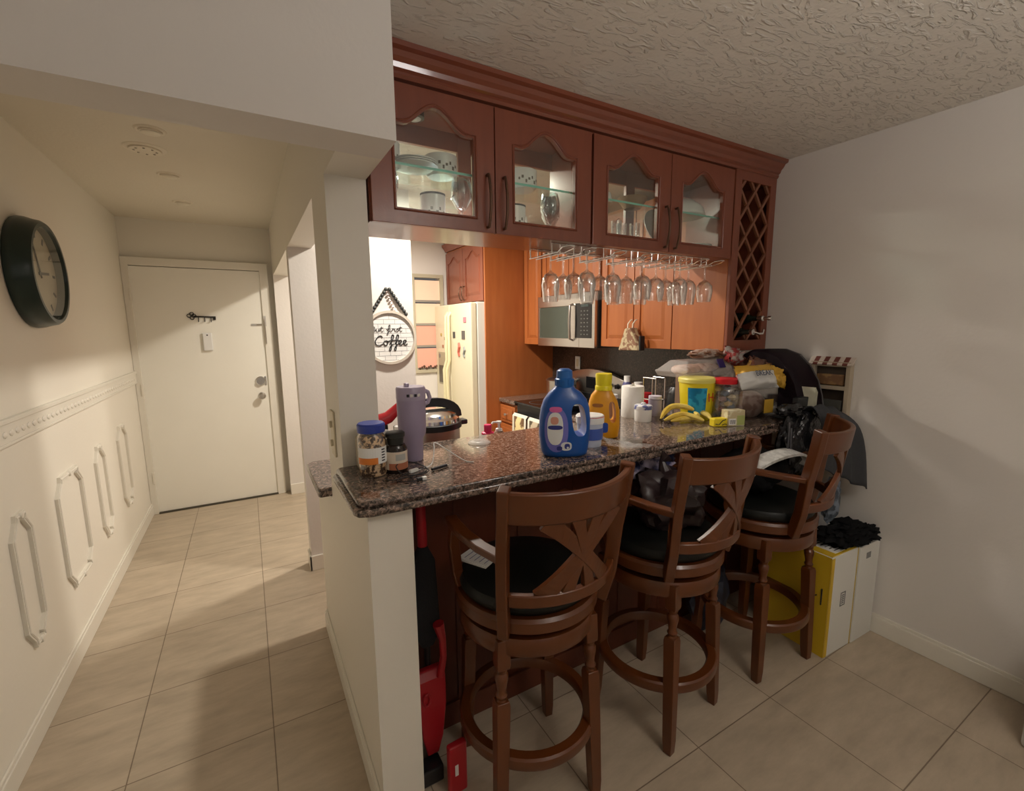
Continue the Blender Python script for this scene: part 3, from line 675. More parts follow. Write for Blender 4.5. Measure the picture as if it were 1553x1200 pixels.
b = B(); lathe(b, [(0, 0), (.10, 0), (.13, .045), (.133, .045), (.103, -.0), (0, .006)][:3]+[(.126, .045), (.098, .006), (0, .006)], 32); obj('pan', b, BLACKP, t, smooth=True)
b = B(); tube(b, [(.12, .02, .04), (.20, .03, .06), (.30, .045, .075)], .011, 8); obj('handle', b, BLACKP, t, smooth=True)
def draped_towel(x, y0, y1, zt, zb, label, m, m2):
    t = thing('dish_towel', label, 'towel', (x, (y0+y1)/2, zt)); n = 16; b = B(); w = y1-y0
    rows = []
    for i in range(n+1):
        u = i/n; y = -w/2+w*u; wob = .008*math.sin(u*9)
        prf = [(.018, -(zt-zb)*.8), (.016, -.02), (.0, .002), (-.018, -.02), (-.024+wob*.5, -(zt-zb)*.5), (-.026+wob, -(zt-zb))]
        rows.append([b.verts.new((px, y, pz)) for px, pz in prf])
    for i in range(n):
        for j in range(5):
            f = b.faces.new((rows[i][j], rows[i+1][j], rows[i+1][j+1], rows[i][j+1])); f.material_index = 0 if i in (0, 1, n-1, n-2) or j < 3 else 1
    obj('cloth', b, [m, m2], t, smooth=True, solid=.003); return t
TW = mat('towel_white', (.78, .74, .62), .9, bump=.5, bscale=300)
draped_towel(1.98, 3.17, 3.39, .826, .50, 'white edged dish towel with brown picture on oven handle', TW, mat('towel_print', (.24, .13, .06), .9, color2=(.75, .6, .3), nscale=14, var=.3))
draped_towel(1.98, 2.93, 3.14, .826, .55, 'white dish towel with dark stripe on oven handle, right one', TW, mat('towel_dark', (.10, .08, .05), .9, color2=(.5, .42, .3), nscale=12))
# tote bag hanging on the cabinet door
t = thing('hanging_pouch', 'cream patterned cloth pouch hanging from the cabinet door', 'pouch', (2.30, 2.30, 1.40))
b = B()
lp = lambda s, x: [(x, -.105*s, 0.004), (x, .095*s, 0.0), (x, .085*s, .03), (x, .03*s, .15), (x, -.03*s, .155), (x, -.095*s, .045)]
loft(b, [lp(.85, .0), lp(1, -.02), lp(1, -.05), lp(.85, -.068)]); obj('bag', b, mat('printed_canvas', (.70, .58, .36), .9, color2=(.25, .13, .08), nscale=28, var=.25), t, bev=.008, seg=3)
obj('side_band', bx(-.055, -.012, -.108, -.095, .004, .10), INK, t, bev=.004)
for y in (-.02, .025):
    b = B(); tube(b, [(-.04, y, .148), (-.03, y+.008, .18), (-.012, y+.002, .205), (0, y, .208)], .004, 6); obj('strap', b, TW, t)

# ------------------------------------------------------------------ kitchen window
t = tag(obj('window_1', (lambda b: (plate(b, [(1.515, 1.095), (1.865, 1.095), (1.865, 2.125), (1.515, 2.125)], [[(1.55, 1.13), (1.55, 2.09), (1.83, 2.09), (1.83, 1.13)]], 4.675, 4.72), b)[1])(B()), mat('window_frame_tan', (.50, .45, .33), .5)), 'narrow louvred window on the far kitchen wall', 'window', kind='structure')
pk = clear_mat('frosted_louver', (.9, .8, .72), .2, .15, .4)
for i, z in enumerate((1.15, 1.39, 1.62, 1.86)):
    obj('louver', bx(1.55, 1.83, 4.70, 4.706, z-.01, z+.205), mat('obscure_glass_%d' % (i < 2), (.62, .30, .21) if i < 2 else (.70, .50, .36), .25, emit=(.95, .46, .33) if i < 2 else (1, .70, .48), es=.34), t)
    obj('louver_rail', bx(1.55, 1.83, 4.685, 4.70, z-.022, z), mat('alu_grey', (.4, .38, .34), .4, .5), t)
b = B()
for i in range(9): blob(b, (1.575+i*.024, 4.672, 1.145+.01*(i % 3)), (.014, .01, .014), i, .4, 3, 1)
tag(obj('dried_flowers', b, mat('dried_brown', (.10, .05, .03), .9)), 'small dark dried flowers lining the window sill', 'flowers')

# ------------------------------------------------------------------ coffee sign
t = thing('coffee_sign', 'round white brick-pattern sign reading But first Coffee', 'sign', (.832, 3.08, 1.505))
M = Matrix.Rotation(PI/2, 4, 'X')
b = B(); lathe(b, [(0, .001), (.165, .001), (.165, .014), (0, .014)], 48, M)
obj('face', b, mat('sign_white', (.85, .85, .83), .5), t)
b = B(); lathe(b, [(.162, 0.001), (.178, .001), (.178, .03), (.162, .03), (.162, .001)], 56, M, cap=False); obj('hoop', b, mat('pale_wood_hoop', (.62, .56, .48), .5), t, smooth=True)
b = B()
for i in range(-5, 6):
    z = i*.030; hw = math.sqrt(max(0, .160**2-z*z))
    if hw > .02: box(b, -hw, hw, -.0152, -.014, z-.0009, z+.0009)
    for j in range(-3, 4):
        x = j*.075+(.0375 if i % 2 else 0)
        if x*x+max(abs(z), abs(z+.03))**2 < .155**2: box(b, x-.0009, x+.0009, -.0152, -.014, z, z+.03)
obj('brick_lines', b, mat('thin_grey_line', (.35, .36, .38), .6), t)
def strokes(bm, data, ox, oz, s, r, y=-.018, sz=None):
    sz = sz or s
    for st in data:
        pts = [Vector((ox+p[0]*s, y, oz+p[1]*sz)) for p in st]
        # Catmull-Rom smoothing
        out = []
        for i in range(len(pts)-1):
            p0 = pts[max(i-1, 0)]; p1 = pts[i]; p2 = pts[i+1]; p3 = pts[min(i+2, len(pts)-1)]
            for k in range(5):
                u = k/5; out.append(.5*((2*p1)+(-p0+p2)*u+(2*p0-5*p1+4*p2-p3)*u*u+(-p0+3*p1-3*p2+p3)*u**3))
        out.append(pts[-1]); tube(bm, out, r, 6)
L_e = lambda x: [(x, .35), (x+.35, .5), (x+.45, .8), (x+.28, .95), (x+.1, .7), (x+.12, .25), (x+.35, .02), (x+.62, .25)]
L_f = lambda x: [(x-.05, .3), (x+.3, .9), (x+.5, 1.75), (x+.35, 1.95), (x+.22, 1.5), (x+.12, -.5), (x+.0, -.9), (x-.12, -.75), (x+.05, -.2), (x+.45, .3)]
L_o = lambda x: [(x+.4, .9), (x+.12, .75), (x+.05, .3), (x+.25, .02), (x+.5, .25), (x+.5, .7), (x+.35, .9), (x+.75, .7)]
coffee = [[(1.05, 1.5), (.85, 1.8), (.5, 1.6), (.15, .9), (.2, .25), (.6, 0), (1.1, .35)], L_o(1.15), L_f(2.0), L_f(2.65), [(1.85, .85), (2.5, .95), (3.15, .95)], L_e(3.05), L_e(3.65)]
first = [L_f(.1), [(-.1, .8), (.5, .9)], [(.55, .8), (.55, .2), (.75, .05), (.9, .5)], [(.95, .3), (1.05, .95), (1.15, .75), (1.35, .75), (1.35, .2), (1.55, .1)], [(1.6, .3), (1.9, .95), (2.0, .4), (1.85, .02), (1.65, .1)], [(2.0, .2), (2.35, 1.0), (2.4, 1.5), (2.3, .3), (2.5, .05), (2.7, .3)], [(2.1, 1.1), (2.7, 1.25)], [(.62, 1.25), (.64, 1.3)]]
but = [[(.1, 0), (.2, 1.5)], [(.2, 1.5), (.7, 1.4), (.6, .9), (.2, .8), (.8, .6), (.7, .1), (.1, 0)], [(1.0, .8), (1.0, .2), (1.3, .05), (1.45, .8), (1.5, .1)], [(1.6, .3), (1.85, 1.0), (1.9, 1.5), (1.8, .3), (2.0, .05), (2.2, .3)], [(1.6, 1.05), (2.2, 1.2)]]
b = B(); strokes(b, coffee, -.105, -.052, .052, .0034, sz=.036); strokes(b, first, -.018, .040, .038, .0019, sz=.022); strokes(b, but, -.125, .040, .038, .0019, sz=.022)
obj('lettering', b, INK, t)
b = B()
for s in (-1, 1):
    n = 8
    for i in range(n+1):
        u = i/n; x = s*(.012+.105*(1-u)**1.0); z = .155+(.315-.155)*u
        lathe(b, [(0, -.013), (.009, -.010), (.013, 0), (.009, .010), (0, .013)], 10, Matrix.Translation((x, -.016, z)))
obj('bead_garland', b, mat('black_wood_beads', (.03, .035, .035), .5), t, smooth=True)
b = B()
for i in range(7): lathe(b, [(0, -.010), (.010, 0), (0, .010)], 8, Matrix.Translation((.0+.008*i-.01, -.014, .30-.02*i)))
obj('pale_beads', b, mat('pale_beads', (.7, .6, .58), .6), t)

# ------------------------------------------------------------------ kitchen ceiling fixture
for fy, lb in ((2.55, 'round recessed kitchen ceiling light nearest the bar'), (3.55, 'round recessed kitchen ceiling light farther from bar')):
    t = thing('kitchen_downlight', lb, 'ceiling light', (1.07, fy, CZ))
    b = B(); lathe(b, [(.105, 0), (.105, -.006), (.085, -.010), (.080, -.003), (.080, 0)], 40, cap=False); obj('rim', b, WHITE, t, smooth=True)
    b = B(); lathe(b, [(.080, -.004), (.04, -.005), (0, -.005)], 32, cap=False); obj('diffuser', b, mat('lit_diffuser', (.9, .87, .8), .5, emit=(1, .88, .72), es=6), t)

# ------------------------------------------------------------------ bar stools
def arc(r, a0, a1, z, n=14): return [(r*math.cos(a0+(a1-a0)*i/n), r*math.sin(a0+(a1-a0)*i/n), z) for i in range(n+1)]
def leg_bm(sx, sy):
    b = B(); top = Vector((sx*.150, sy*.150, .655)); bot = Vector((sx*.172, sy*.172, 0))
    def at(z): return bot+(top-bot)*(z/.655)
    def sqr(z, h):
        c = at(z); return [(c.x-h, c.y-h, z), (c.x+h, c.y-h, z), (c.x+h, c.y+h, z), (c.x-h, c.y+h, z)]
    loft(b, [sqr(0, .015), sqr(.05, .018), sqr(.44, .022), sqr(.455, .019)])
    loft(b, [sqr(.560, .019), sqr(.572, .021), sqr(.655, .021)])
    pr = [(.017, .450), (.014, .462), (.019, .472), (.014, .482), (.016, .500), (.020, .520), (.021, .535), (.014, .545), (.018, .553), (.017, .565)]
    rr = []
    for r, z in pr:
        c = at(z); rr.append([(c.x+r*math.cos(i*PI/8), c.y+r*math.sin(i*PI/8), z) for i in range(16)])
    loft(b, rr); return b
STOOL = {}
def make_stool(loc, rz, swivel, label):
    t = thing('bar_stool', label, 'bar stool', loc, rz, 'wooden swivel bar stools along the counter')
    def add(name, key, fn, m, swiv=False, smooth=False, bev=0, sub=0, parent=None):
        if key not in STOOL:
            o = obj(name, fn(), m, parent or t, smooth=smooth, bev=bev, sub=sub); STOOL[key] = o
        else:
            o = STOOL[key].copy(); COL.objects.link(o); o.parent = parent or t
        if swiv: o.rotation_euler = (0, 0, swivel)
        return o
    for sx, sy in ((1, 1), (1, -1), (-1, 1), (-1, -1)): add('leg', 'leg%d%d' % (sx, sy), lambda: leg_bm(sx, sy), STOOLW, bev=.002, smooth=True)
    def ring():
        b = B(); lathe(b, [(.196, .232), (.232, .232), (.236, .24), (.234, .266), (.228, .272), (.200, .272), (.194, .262), (.196, .232)], 56, cap=False); return b
    add('footrest_ring', 'ring', ring, STOOLW, smooth=True)
    def apron():
        b = B(); lathe(b, [(.19, .605), (.222, .605), (.226, .612), (.226, .655), (.222, .662), (0, .662), (0, .64), (.19, .64), (.19, .605)], 48, cap=False); return b
    add('apron', 'apron', apron, STOOLW, smooth=True)
    def swv():
        b = B(); lathe(b, [(0, .660), (.12, .660), (.12, .684), (0, .684)], 32); return b
    add('swivel_plate', 'swivel', swv, BLACKP)
    def sframe():
        b = B(); lathe(b, [(0, .683), (.228, .683), (.237, .690), (.238, .722), (.230, .732), (0, .732)], 48); return b
    add('seat_frame', 'sframe', sframe, STOOLW, True, True)
    def cush():
        b = B(); lathe(b, [(0, .731), (.212, .731), (.222, .742), (.224, .758), (.214, .775), (.18, .788), (.10, .794), (0, .796)], 48); return b
    add('seat_cushion', 'cush', cush, LEATHER, True, True)
    for s in (-1, 1):
        def post():
            b = B(); tube(b, [(s*.180, -.165, .69), (s*.197, -.19, .80), (s*.205, -.205, .95), (s*.212, -.225, 1.06), (s*.216, -.238, 1.155)], 1, sq=(.032, .044), up=(s*.66, -.75, 0)); return b
        add('back_post', 'post%d' % s, post, STOOLW, True, bev=.004)
        def arm():
            b = B(); tube(b, [(s*.205, -.20, .945), (s*.228, -.12, .950), (s*.238, -.03, .955), (s*.232, .06, .955), (s*.222, .105, .952)], 1, sq=(.040, .022), up=(0, 0, 1)); return b
        a = add('armrest', 'arm%d' % s, arm, STOOLW, True, bev=.005)
        def sup():
            b = B(); tube(b, [(s*.200, .07, .70), (s*.215, .085, .78), (s*.228, .075, .88), (s*.228, .06, .95)], 1, sq=(.026, .034), up=(s, 0, 0)); return b
        add('arm_support', 'sup%d' % s, sup, STOOLW, True, bev=.004)
    A0, A1 = -PI/2-.745, -PI/2+.745
    def rail(r0, r1, z0, z1, dip=0):
        b = B(); n = 18; lo = []
        for i in range(n+1):
            a = A0+(A1-A0)*i/n; c, s_ = math.cos(a), math.sin(a); k = math.sin(PI*i/n)
            zt = z1-dip*k
            lo.append([(c*r0, s_*r0, z0), (c*(r0+.022), s_*(r0+.022), z0), (c*(r1+.022), s_*(r1+.022), zt), (c*r1, s_*r1, zt)])
        loft(b, lo); return b
    add('top_rail', 'rail', lambda: rail(.300, .312, 1.055, 1.148, .006), STOOLW, True, bev=.005, smooth=True)
    add('lower_rail', 'lrail', lambda: rail(.262, .264, .800, .838), STOOLW, True, bev=.004, smooth=True)
    def surf(u, v):   # u -1..1 across, v 0..1 up
        a = -PI/2+u*.745; r = .272+(.312-.272)*v; return Vector((math.cos(a)*r, math.sin(a)*r, .825+(1.065-.825)*v)), Vector((math.cos(a), math.sin(a), 0))
    def strip(p, w=.034, sag=0):
        def f():
            b = B(); lo = []; n = 14
            for i in range(n+1):
                k = i/n; u = p[0][0]+(p[1][0]-p[0][0])*k; v = p[0][1]+(p[1][1]-p[0][1])*k
                u += sag*math.sin(PI*k)
                c, nrm = surf(u, v); c2, _ = surf(u+(p[1][0]-p[0][0])*.02+.001, v+(p[1][1]-p[0][1])*.02)
                tdir = (c2-c).normalized(); sd = nrm.cross(tdir).normalized(); hw = w/2*(1+.5*abs(2*k-1)**3)
                lo.append([c-sd*hw-nrm*.008, c+sd*hw-nrm*.008, c+sd*hw+nrm*.008, c-sd*hw+nrm*.008])
            loft(b, lo); return b
        return f
    add('back_slat', 's1', strip(((-.52, 1), (.56, 0)), .040), STOOLW, True, bev=.002)
    add('back_slat', 's2', strip(((.52, 1), (-.56, 0)), .040), STOOLW, True, bev=.002)
    add('back_slat', 's3', strip(((-.15, 1), (.19, 0)), .030), STOOLW, True, bev=.002)
    add('back_slat', 's4', strip(((.15, 1), (-.19, 0)), .030), STOOLW, True, bev=.002)
    return t
make_stool((.75, 1.215, 0), -.12, .13, 'nearest wooden swivel bar stool beside the half wall, paper on seat')
make_stool((1.365, 1.195, 0), .19, -.08, 'middle wooden swivel bar stool with dark plastic bag on seat')
make_stool((2.02, 1.19, 0), -.09, .44, 'farthest wooden swivel bar stool by wall, turned toward the left')

# things on the stools
b = B(); box(b, -.045, .045, -.06, .06, 0, .004); box(b, -.04, .042, -.055, .058, .004, .007)
o = tag(obj('folded_paper', b, PAPER), 'white folded paper on seat of the nearest stool', 'paper'); o.location = (.62, 1.31, .790); o.rotation_euler = (0, 0, .5)
b = B(); text_lines = []
for i in range(5): box(b, -.03, .02, -.045+.02*i, -.043+.02*i, .007, .0074)
q = obj('print', b, NAVY, o)
t = thing('plastic_bag', 'dark brown plastic bag slumped on the middle stool seat', 'bag', (1.40, 1.20, .795))
b = B(); blob(b, (0, 0, .085), (.15, .13, .125), 3, .35, 2.2, 4, flat=0); tube(b, [(-.01, 0, .19), (-.02, .01, .24), (.0, .0, .26)], [.03, .012, .03], 8)
DKBAG = mat('dark_brown_plastic', (.035, .022, .024), .3, bump=.6, bscale=14, bdist=.01); obj('bag', b, DKBAG, t, smooth=True)
b = B(); blob(b, (.05, .13, .19), (.12, .05, .09), 8, .5, 3.5, 3)
o = tag(obj('blue_print_bag', b, mat('blue_silver_print', (.04, .06, .22), .35, color2=(.5, .45, .6), nscale=16, var=.3), t), None, None)
BLK = mat('black_cloth', (.007, .007, .008), .85, spec=.15, bump=.6, bscale=40, bdist=.004)
t = thing('black_backpack', 'black bag filling the seat of the farthest stool', 'bag', (2.03, 1.24, .797))
b = B(); blob(b, (-.02, .0, .09), (.16, .14, .10), 5, .2, 2, 4, flat=0); obj('bag_body', b, BLK, t, smooth=True)
t = thing('seat_cushion', 'white patterned curved cushion rim lying over black bag on far stool', 'cushion', (2.05, 1.17, .885))
b = B(); n = 20; lo = []
for i in range(n+1):
    a = PI*.98-PI*1.05*i/n; c = Vector((.21*math.cos(a), -.02-.03*math.sin(a), .03+.065*math.sin(a))); w = .035
    lo.append([c+Vector((0, -w, -.004)), c+Vector((0, w, .006)), c+Vector((0, w, .018)), c+Vector((0, -w, .008))])
loft(b, lo); obj('rim', b, mat('white_line_print', (.62, .62, .60), .6, color2=(.75, .75, .73), nscale=30), t, smooth=True)
b = B(); blob(b, (.0, .03, .02), (.15, .08, .075), 6, .1, 2, 3); obj('inside', b, BLK, t, smooth=True)

# black trash bags hanging off the counter edge
POLY = mat('black_trash_bag', (.014, .014, .016), .25, bump=.9, bscale=22, bdist=.012)
t = thing('trash_bag', 'shiny black plastic bag hanging from the counter edge over far stool', 'bag', (2.30, 1.19, .86))
b = B(); blob(b, (.02, 0, .13), (.155, .055, .17), 11, .3, 2.6, 4); blob(b, (-.03, .02, .29), (.08, .05, .035), 12, .5, 4, 3)
obj('bag', b, POLY, t, smooth=True)
for k, (a, c) in enumerate((((-.11, -.03, .22), (-.13, -.045, .05)), ((-.13, -.03, .25), (-.15, -.04, .10)))):
    b = B(); tube(b, [a, (a[0]-.015, a[1]-.01, (a[2]+c[2])/2), c], .004, 6); obj('tie', b, mat('grey_tie', (.07, .07, .08), .4), t)
# grey coat draped at counter end
t = thing('coat', 'dark grey coat draped over the far end of the counter', 'coat', (2.52, 1.22, .70))
b = B(); n = 26; m_ = 26; rows = []
def spl(P, v):
    k = v*(len(P)-1); i = min(int(k), len(P)-2); u = k-i
    p0 = P[max(i-1, 0)]; p1 = P[i]; p2 = P[i+1]; p3 = P[min(i+2, len(P)-1)]
    return [.5*((2*a1)+(-a0+a2)*u+(2*a0-5*a1+4*a2-a3)*u*u+(-a0+3*a1-3*a2+a3)*u**3) for a0, a1, a2, a3 in zip(p0, p1, p2, p3)]
for i in range(n+1):
    u = i/n; row = []; near = max(0, 1-u*2.2)
    P = [(.10, .397), (.03, .400), (-.03, .43+.02*near), (-.09, .475-.05*u*u), (-.135-.03*u, .40-.04*u), (-.150-.05*u, .24), (-.155-.065*u, .13*(1-u)+.05)]
    for j in range(m_+1):
        v = j/m_; y, z = spl(P, v)
        x = -.21+.25*u+.05*v*v*u
        y += .014*math.sin(u*17+v*2)*max(0, v-.35); z += .006*math.sin(u*15+v*7)*(1 if v > .25 else 0)
        row.append(b.verts.new((x, y, z)))
    rows.append(row)
for i in range(n):
    for j in range(m_): b.faces.new((rows[i][j], rows[i+1][j], rows[i+1][j+1], rows[i][j+1]))
obj('cloth', b, mat('charcoal_cloth', (.035, .037, .042), .9, bump=.4, bscale=150), t, smooth=True, solid=.006)
b = B(); blob(b, (-.07, -.14, .0), (.06, .03, .11), 21, .4, 3, 3); obj('lining', b, mat('grey_blue_lining', (.05, .065, .085), .6, color2=(.2, .24, .3), nscale=16), t, smooth=True)

# boxes at the right wall
YEL = mat('yellow_carton', (.62, .40, .015), .5, color2=(.70, .47, .03), nscale=3)
CART = mat('white_carton', (.72, .71, .66), .55, var=.03)
def carton(loc, rz, w, d, h, label):
    t = thing('carton', label, 'box', loc, rz, 'tall white cartons by the right wall')
    obj('box_body', bx(-w/2, w/2, 0, d, 0, h), CART, t, bev=.003)
    return t
t = carton((2.345, .952, 0), -.04, .225, .33, .505, 'white and yellow carton standing beside far stool, nearest to it')
obj('yellow_side', bx(-.1135, -.1122, .001, .329, .002, .504), YEL, t)
obj('yellow_edge', bx(-.1132, -.088, -.0012, 0, .004, .50), YEL, t)
b = B(); box(b, -.105, .105, .004, .326, .505, .509); obj('flap', b, YEL, t)
b = B(); box(b, -.06, .10, .015, .14, .509, .511); obj('label_top', b, PAPER, t)
b = B()
for i in range(5): box(b, -.04, .08, .03+i*.02, .035+i*.02, .511, .5115)
obj('label_print', b, INK, t)
b = B(); plate(b, [(-.01, .235), (.032, .235), (.032, .305), (-.01, .305)], [[(-.005, .24), (-.005, .30), (.027, .30), (.027, .24)]], -.0015, 0)
for i in range(5): box(b, .001, .021, -.0015, 0, .247+i*.010, .252+i*.010)
obj('shipping_mark', b, mat('faded_print', (.22, .22, .22), .7), t)
b = B(); tube(b, [(-.1145, .03+.0*i, .34-.02*i) for i in range(5)], .003, 5); tube(b, [(-.1145, .05, .30), (-.1145, .10, .26), (-.1145, .13, .20), (-.1145, .08, .13)], .003, 5)
obj('scribble_print', b, INK, t)
obj('seam_tape', bx(.108, .1128, -.0012, .0, .0, .505), YEL, t)
t2 = carton((2.560, .940, 0), -.03, .190, .20, .500, 'plain white carton against the right wall under black clothing')
obj('small_mark', bx(-.03, .01, -.0015, 0, .43, .46), mat('faded_print', (.22, .22, .22), .7), t2)
t = thing('clothes_pile', 'black crumpled clothing on top of the white cartons', 'clothing', (2.48, 1.02, .512))
b = B(); blob(b, (-.02, .0, .025), (.14, .085, .045), 31, .6, 3, 4, flat=.0); blob(b, (.09, -.03, .03), (.085, .07, .035), 33, .6, 3, 4, flat=.0); obj('cloth', b, BLK, t, smooth=True)
b = B(); blob(b, (.02, .01, .06), (.09, .06, .03), 37, .7, 4, 3); obj('sleeve', b, BLK, t, smooth=True)
t = thing('dark_storage_bag', 'dark bluish bag on the floor beneath the bar', 'bag', (1.97, 1.40, 0))
b = B(); blob(b, (0, 0, .18), (.12, .09, .2), 41, .3, 3, 3, flat=0); obj('bag', b, mat('dark_blue_bag', (.012, .016, .035), .5, color2=(.03, .04, .07), nscale=12), t, smooth=True)
# white object at the right edge
t = thing('white_drawer_chest', 'white plastic drawer unit cropped at the right picture edge', 'drawers', (2.375, .352, 0), -.35)
obj('shell', bx(0, .25, -.36, 0, 0, .42), WHITE, t, bev=.015, seg=3)
for i in range(3):
    dd = obj('drawer', bx(-.006, 0, -.33, -.03, .03+i*.13, .14+i*.13), WHITE, t, bev=.003)

# broom and dustpan beside the half wall
REDP = mat('red_plastic', (.42, .012, .02), .35)
t = thing('dustpan', 'red long-handled dustpan standing in the corner by the half wall', 'dustpan', (.455, 1.37, 0))
b = B()
def ring_(z, w, d, y): return [(-w, y-d, z), (w, y-d, z), (w, y+d, z), (-w, y+d, z)]
loft(b, [ring_(.07, .020, .006, 0), ring_(.14, .036, .014, .0), ring_(.26, .052, .022, .01), ring_(.36, .055, .022, .02), ring_(.385, .050, .012, .03)]); obj('pan', b, REDP, t, bev=.006, seg=3)
b = B(); tube(b, [(.035, .0, .36), (.05, .0, .43), (.048, .0, .50), (.035, 0, .56)], [.014, .012, .013, .02], 8, sq=None); obj('neck', b, REDP, t, smooth=True)
b = B(); tube(b, [(-.02+.012*math.cos(q*PI/5), -.014, .30+.022*math.sin(q*PI/5)) for q in range(10)], .004, 6, closed=True); obj('logo_ring', b, REDP, t)
t2 = thing('broom', 'broom with black bristles upright and red grip, leaning in the corner', 'broom', (.462, 1.42, 0))
b = B(); tube(b, [(0, 0, 0), (.002, 0, .5), (0, 0, .86)], .011, 10); obj('handle', b, BLACKP, t2, smooth=True)
b = B(); tube(b, [(0, 0, .83), (-.002, 0, .98)], .017, 12); obj('grip', b, REDP, t2, smooth=True)
b = B(); loft(b, [ring_(.46, .020, .02, -.0), ring_(.52, .046, .028, 0), ring_(.78, .036, .024, 0), ring_(.83, .014, .014, 0)]); obj('bristles', b, mat('dark_bristle', (.014, .014, .016), .9, bump=1, bscale=150), t2, bev=.006)
t3 = thing('broom_head', 'red broom head with white sticker on floor below the dustpan', 'brush', (.500, 1.262, 0), .05)  # head of a broom, modelled as a plain red block
b = B(); box(b, -.033, .033, -.014, .014, 0.0, .185); obj('block', b, REDP, t3, bev=.008, seg=3)
obj('sticker', bx(-.014, -.002, -.0155, -.014, .075, .115), WHITE, t3)
t4 = thing('black_crate', 'low black plastic base standing under the dustpan', 'base', (.425, 1.35, 0))
obj('base', bx(-.03, .05, -.03, .03, 0, .06), BLACKP, t4, bev=.006)

# ------------------------------------------------------------------ under-cabinet stemware rack
t = thing('stemware_rack', 'chrome wire rack for wine glasses under the upper cabinets', 'rack', (1.28, 1.70, 1.918))
slots = [1.17, 1.285, 1.455, 1.625, 1.76, 1.885, 2.01, 2.125]
for i, x in enumerate(slots):
    b = B(); u = x-1.28; z = -.046
    tube(b, [(u-.018, .12, z), (u-.018, -.10, z), (u-.030, -.145, z+.012), (u-.012, -.17, z+.016), (u+.012, -.17, z+.016), (u+.030, -.145, z+.012), (u+.018, -.10, z), (u+.018, .12, z)], .0028, 6)
    for yy in (-.06, .11): tube(b, [(u-.02, yy, z), (u-.022, yy, 0)], .0025, 6); tube(b, [(u+.02, yy, z), (u+.022, yy, 0)], .0025, 6)
    obj('slot_wire', b, CHROME, t)
b = B()
for yy in (-.06, .11): tube(b, [(-.13, yy, -.003), (.88, yy, -.003)], .003, 6)
obj('cross_bar', b, CHROME, t)
def wineglass_bm(h=.20, rb=.036, rf=.034):
    """upside-down glass, foot at z=0, rim at z=-h"""
    b = B(); p = [(0, 0), (rf, 0), (rf, -.002), (.008, -.008), (.0042, -.018), (.0036, -.068), (.008, -.078), (.026, -.088), (rb-.003, -.108), (rb, -.135), (rb-.003, -.16), (rb*.80, -h), (rb*.77, -h), (rb-.005, -.16), (rb-.002, -.135), (rb-.005, -.11), (.024, -.091), (0, -.083)]
    lathe(b, p, 26, cap=False); return b
gb = [(1.285, 1.575, 0), (1.280, 1.66, 0), (1.285, 1.745, 1), (1.17, 1.68, 0), (1.455, 1.60, 0), (1.455, 1.69, 1), (1.625, 1.585, 1), (1.625, 1.69, 0), (1.455, 1.78, 0), (1.76, 1.63, 1), (1.885, 1.59, 0), (1.76, 1.73, 0), (1.885, 1.68, 1), (2.01, 1.64, 0), (2.125, 1.63, 1), (2.01, 1.73, 0), (1.625, 1.78, 0)]
g0 = None
for i, (x, y, k) in enumerate(gb):
    if i < 2 or g0 is None or len(g0) < 2:
        o = obj('hanging_wine_glass', wineglass_bm(*((.205, .040) if i == 0 else (.19, .044))), GLASS, smooth=True)
        g0 = (g0 or [])+[o]
    else:
        o = g0[k].copy(); COL.objects.link(o)
    if i > 1: pass
    o.location = (x, y, 1.8775); 
    tag(o, 'clear stemmed wine glass hanging upside down in wire rack', 'wine glass', 'wine glasses hanging under the cabinet')

# ------------------------------------------------------------------ dishes in the glass cabinets
CHINA = mat('white_china', (.78, .77, .73), .2)
DECOR = mat('leaf_print', (.12, .10, .07), .5)
def mug(x, y, z, r, h, label, handle=True, decor=True, rz=0, name='mug', dark=False):
    t = thing(name, label, name.replace('_', ' '), (x, y, z), rz)
    b = B(); lathe(b, [(0, 0), (r*.8, 0), (r, .012), (r, h), (r-.004, h), (r-.005, .01), (0, .008)], 28); obj('cup', b, CHINA, t, smooth=True)
    if dark: b = B(); lathe(b, [(r+.0008, h-.006), (r+.0008, h+.001), (r-.005, h+.001), (r-.005, h-.03)], 28, cap=False); obj('dark_band', b, INK, t)
    if handle:
        b = B(); tube(b, [(r-.004, 0, h*.8), (r+.02, 0, h*.75), (r+.026, 0, h*.5), (r+.018, 0, h*.28), (r-.004, 0, h*.22)], .0045, 8); obj('handle', b, CHINA, t, smooth=True)
    if decor:
        b = B()
        for k in range(7):
            a = -PI/2+(k-3)*.22; zz = h*(.42+.12*math.sin(k*2.1)); box(b, r-.001, r+.0008, -.0035-.002*(k % 2), .0035, zz-.004-.002*(k % 3), zz+.005, M=Matrix.Rotation(a-rz, 4, 'Z'))
        obj('print', b, DECOR, t)
    return t
SZ = 1.92+.2145; FZ = 1.941
mug(.485, 1.74, SZ, .055, .085, 'white patterned cup at left end of the upper glass shelf', rz=2, name='cup')
mug(.70, 1.74, SZ, .062, .072, 'white bowl-shaped cup with leaf print on left shelf', False, rz=0, name='bowl')
mug(1.06, 1.74, SZ, .066, .075, 'white leaf-print bowl on shelf behind second glass door', False, name='bowl')
mug(.655, 1.72, FZ, .047, .120, 'white cup with black rim on left cabinet floor', False, dark=True, name='cup')
mug(1.01, 1.72, FZ, .050, .120, 'white mug with dark rim on second cabinet floor', True, dark=True, rz=.2)
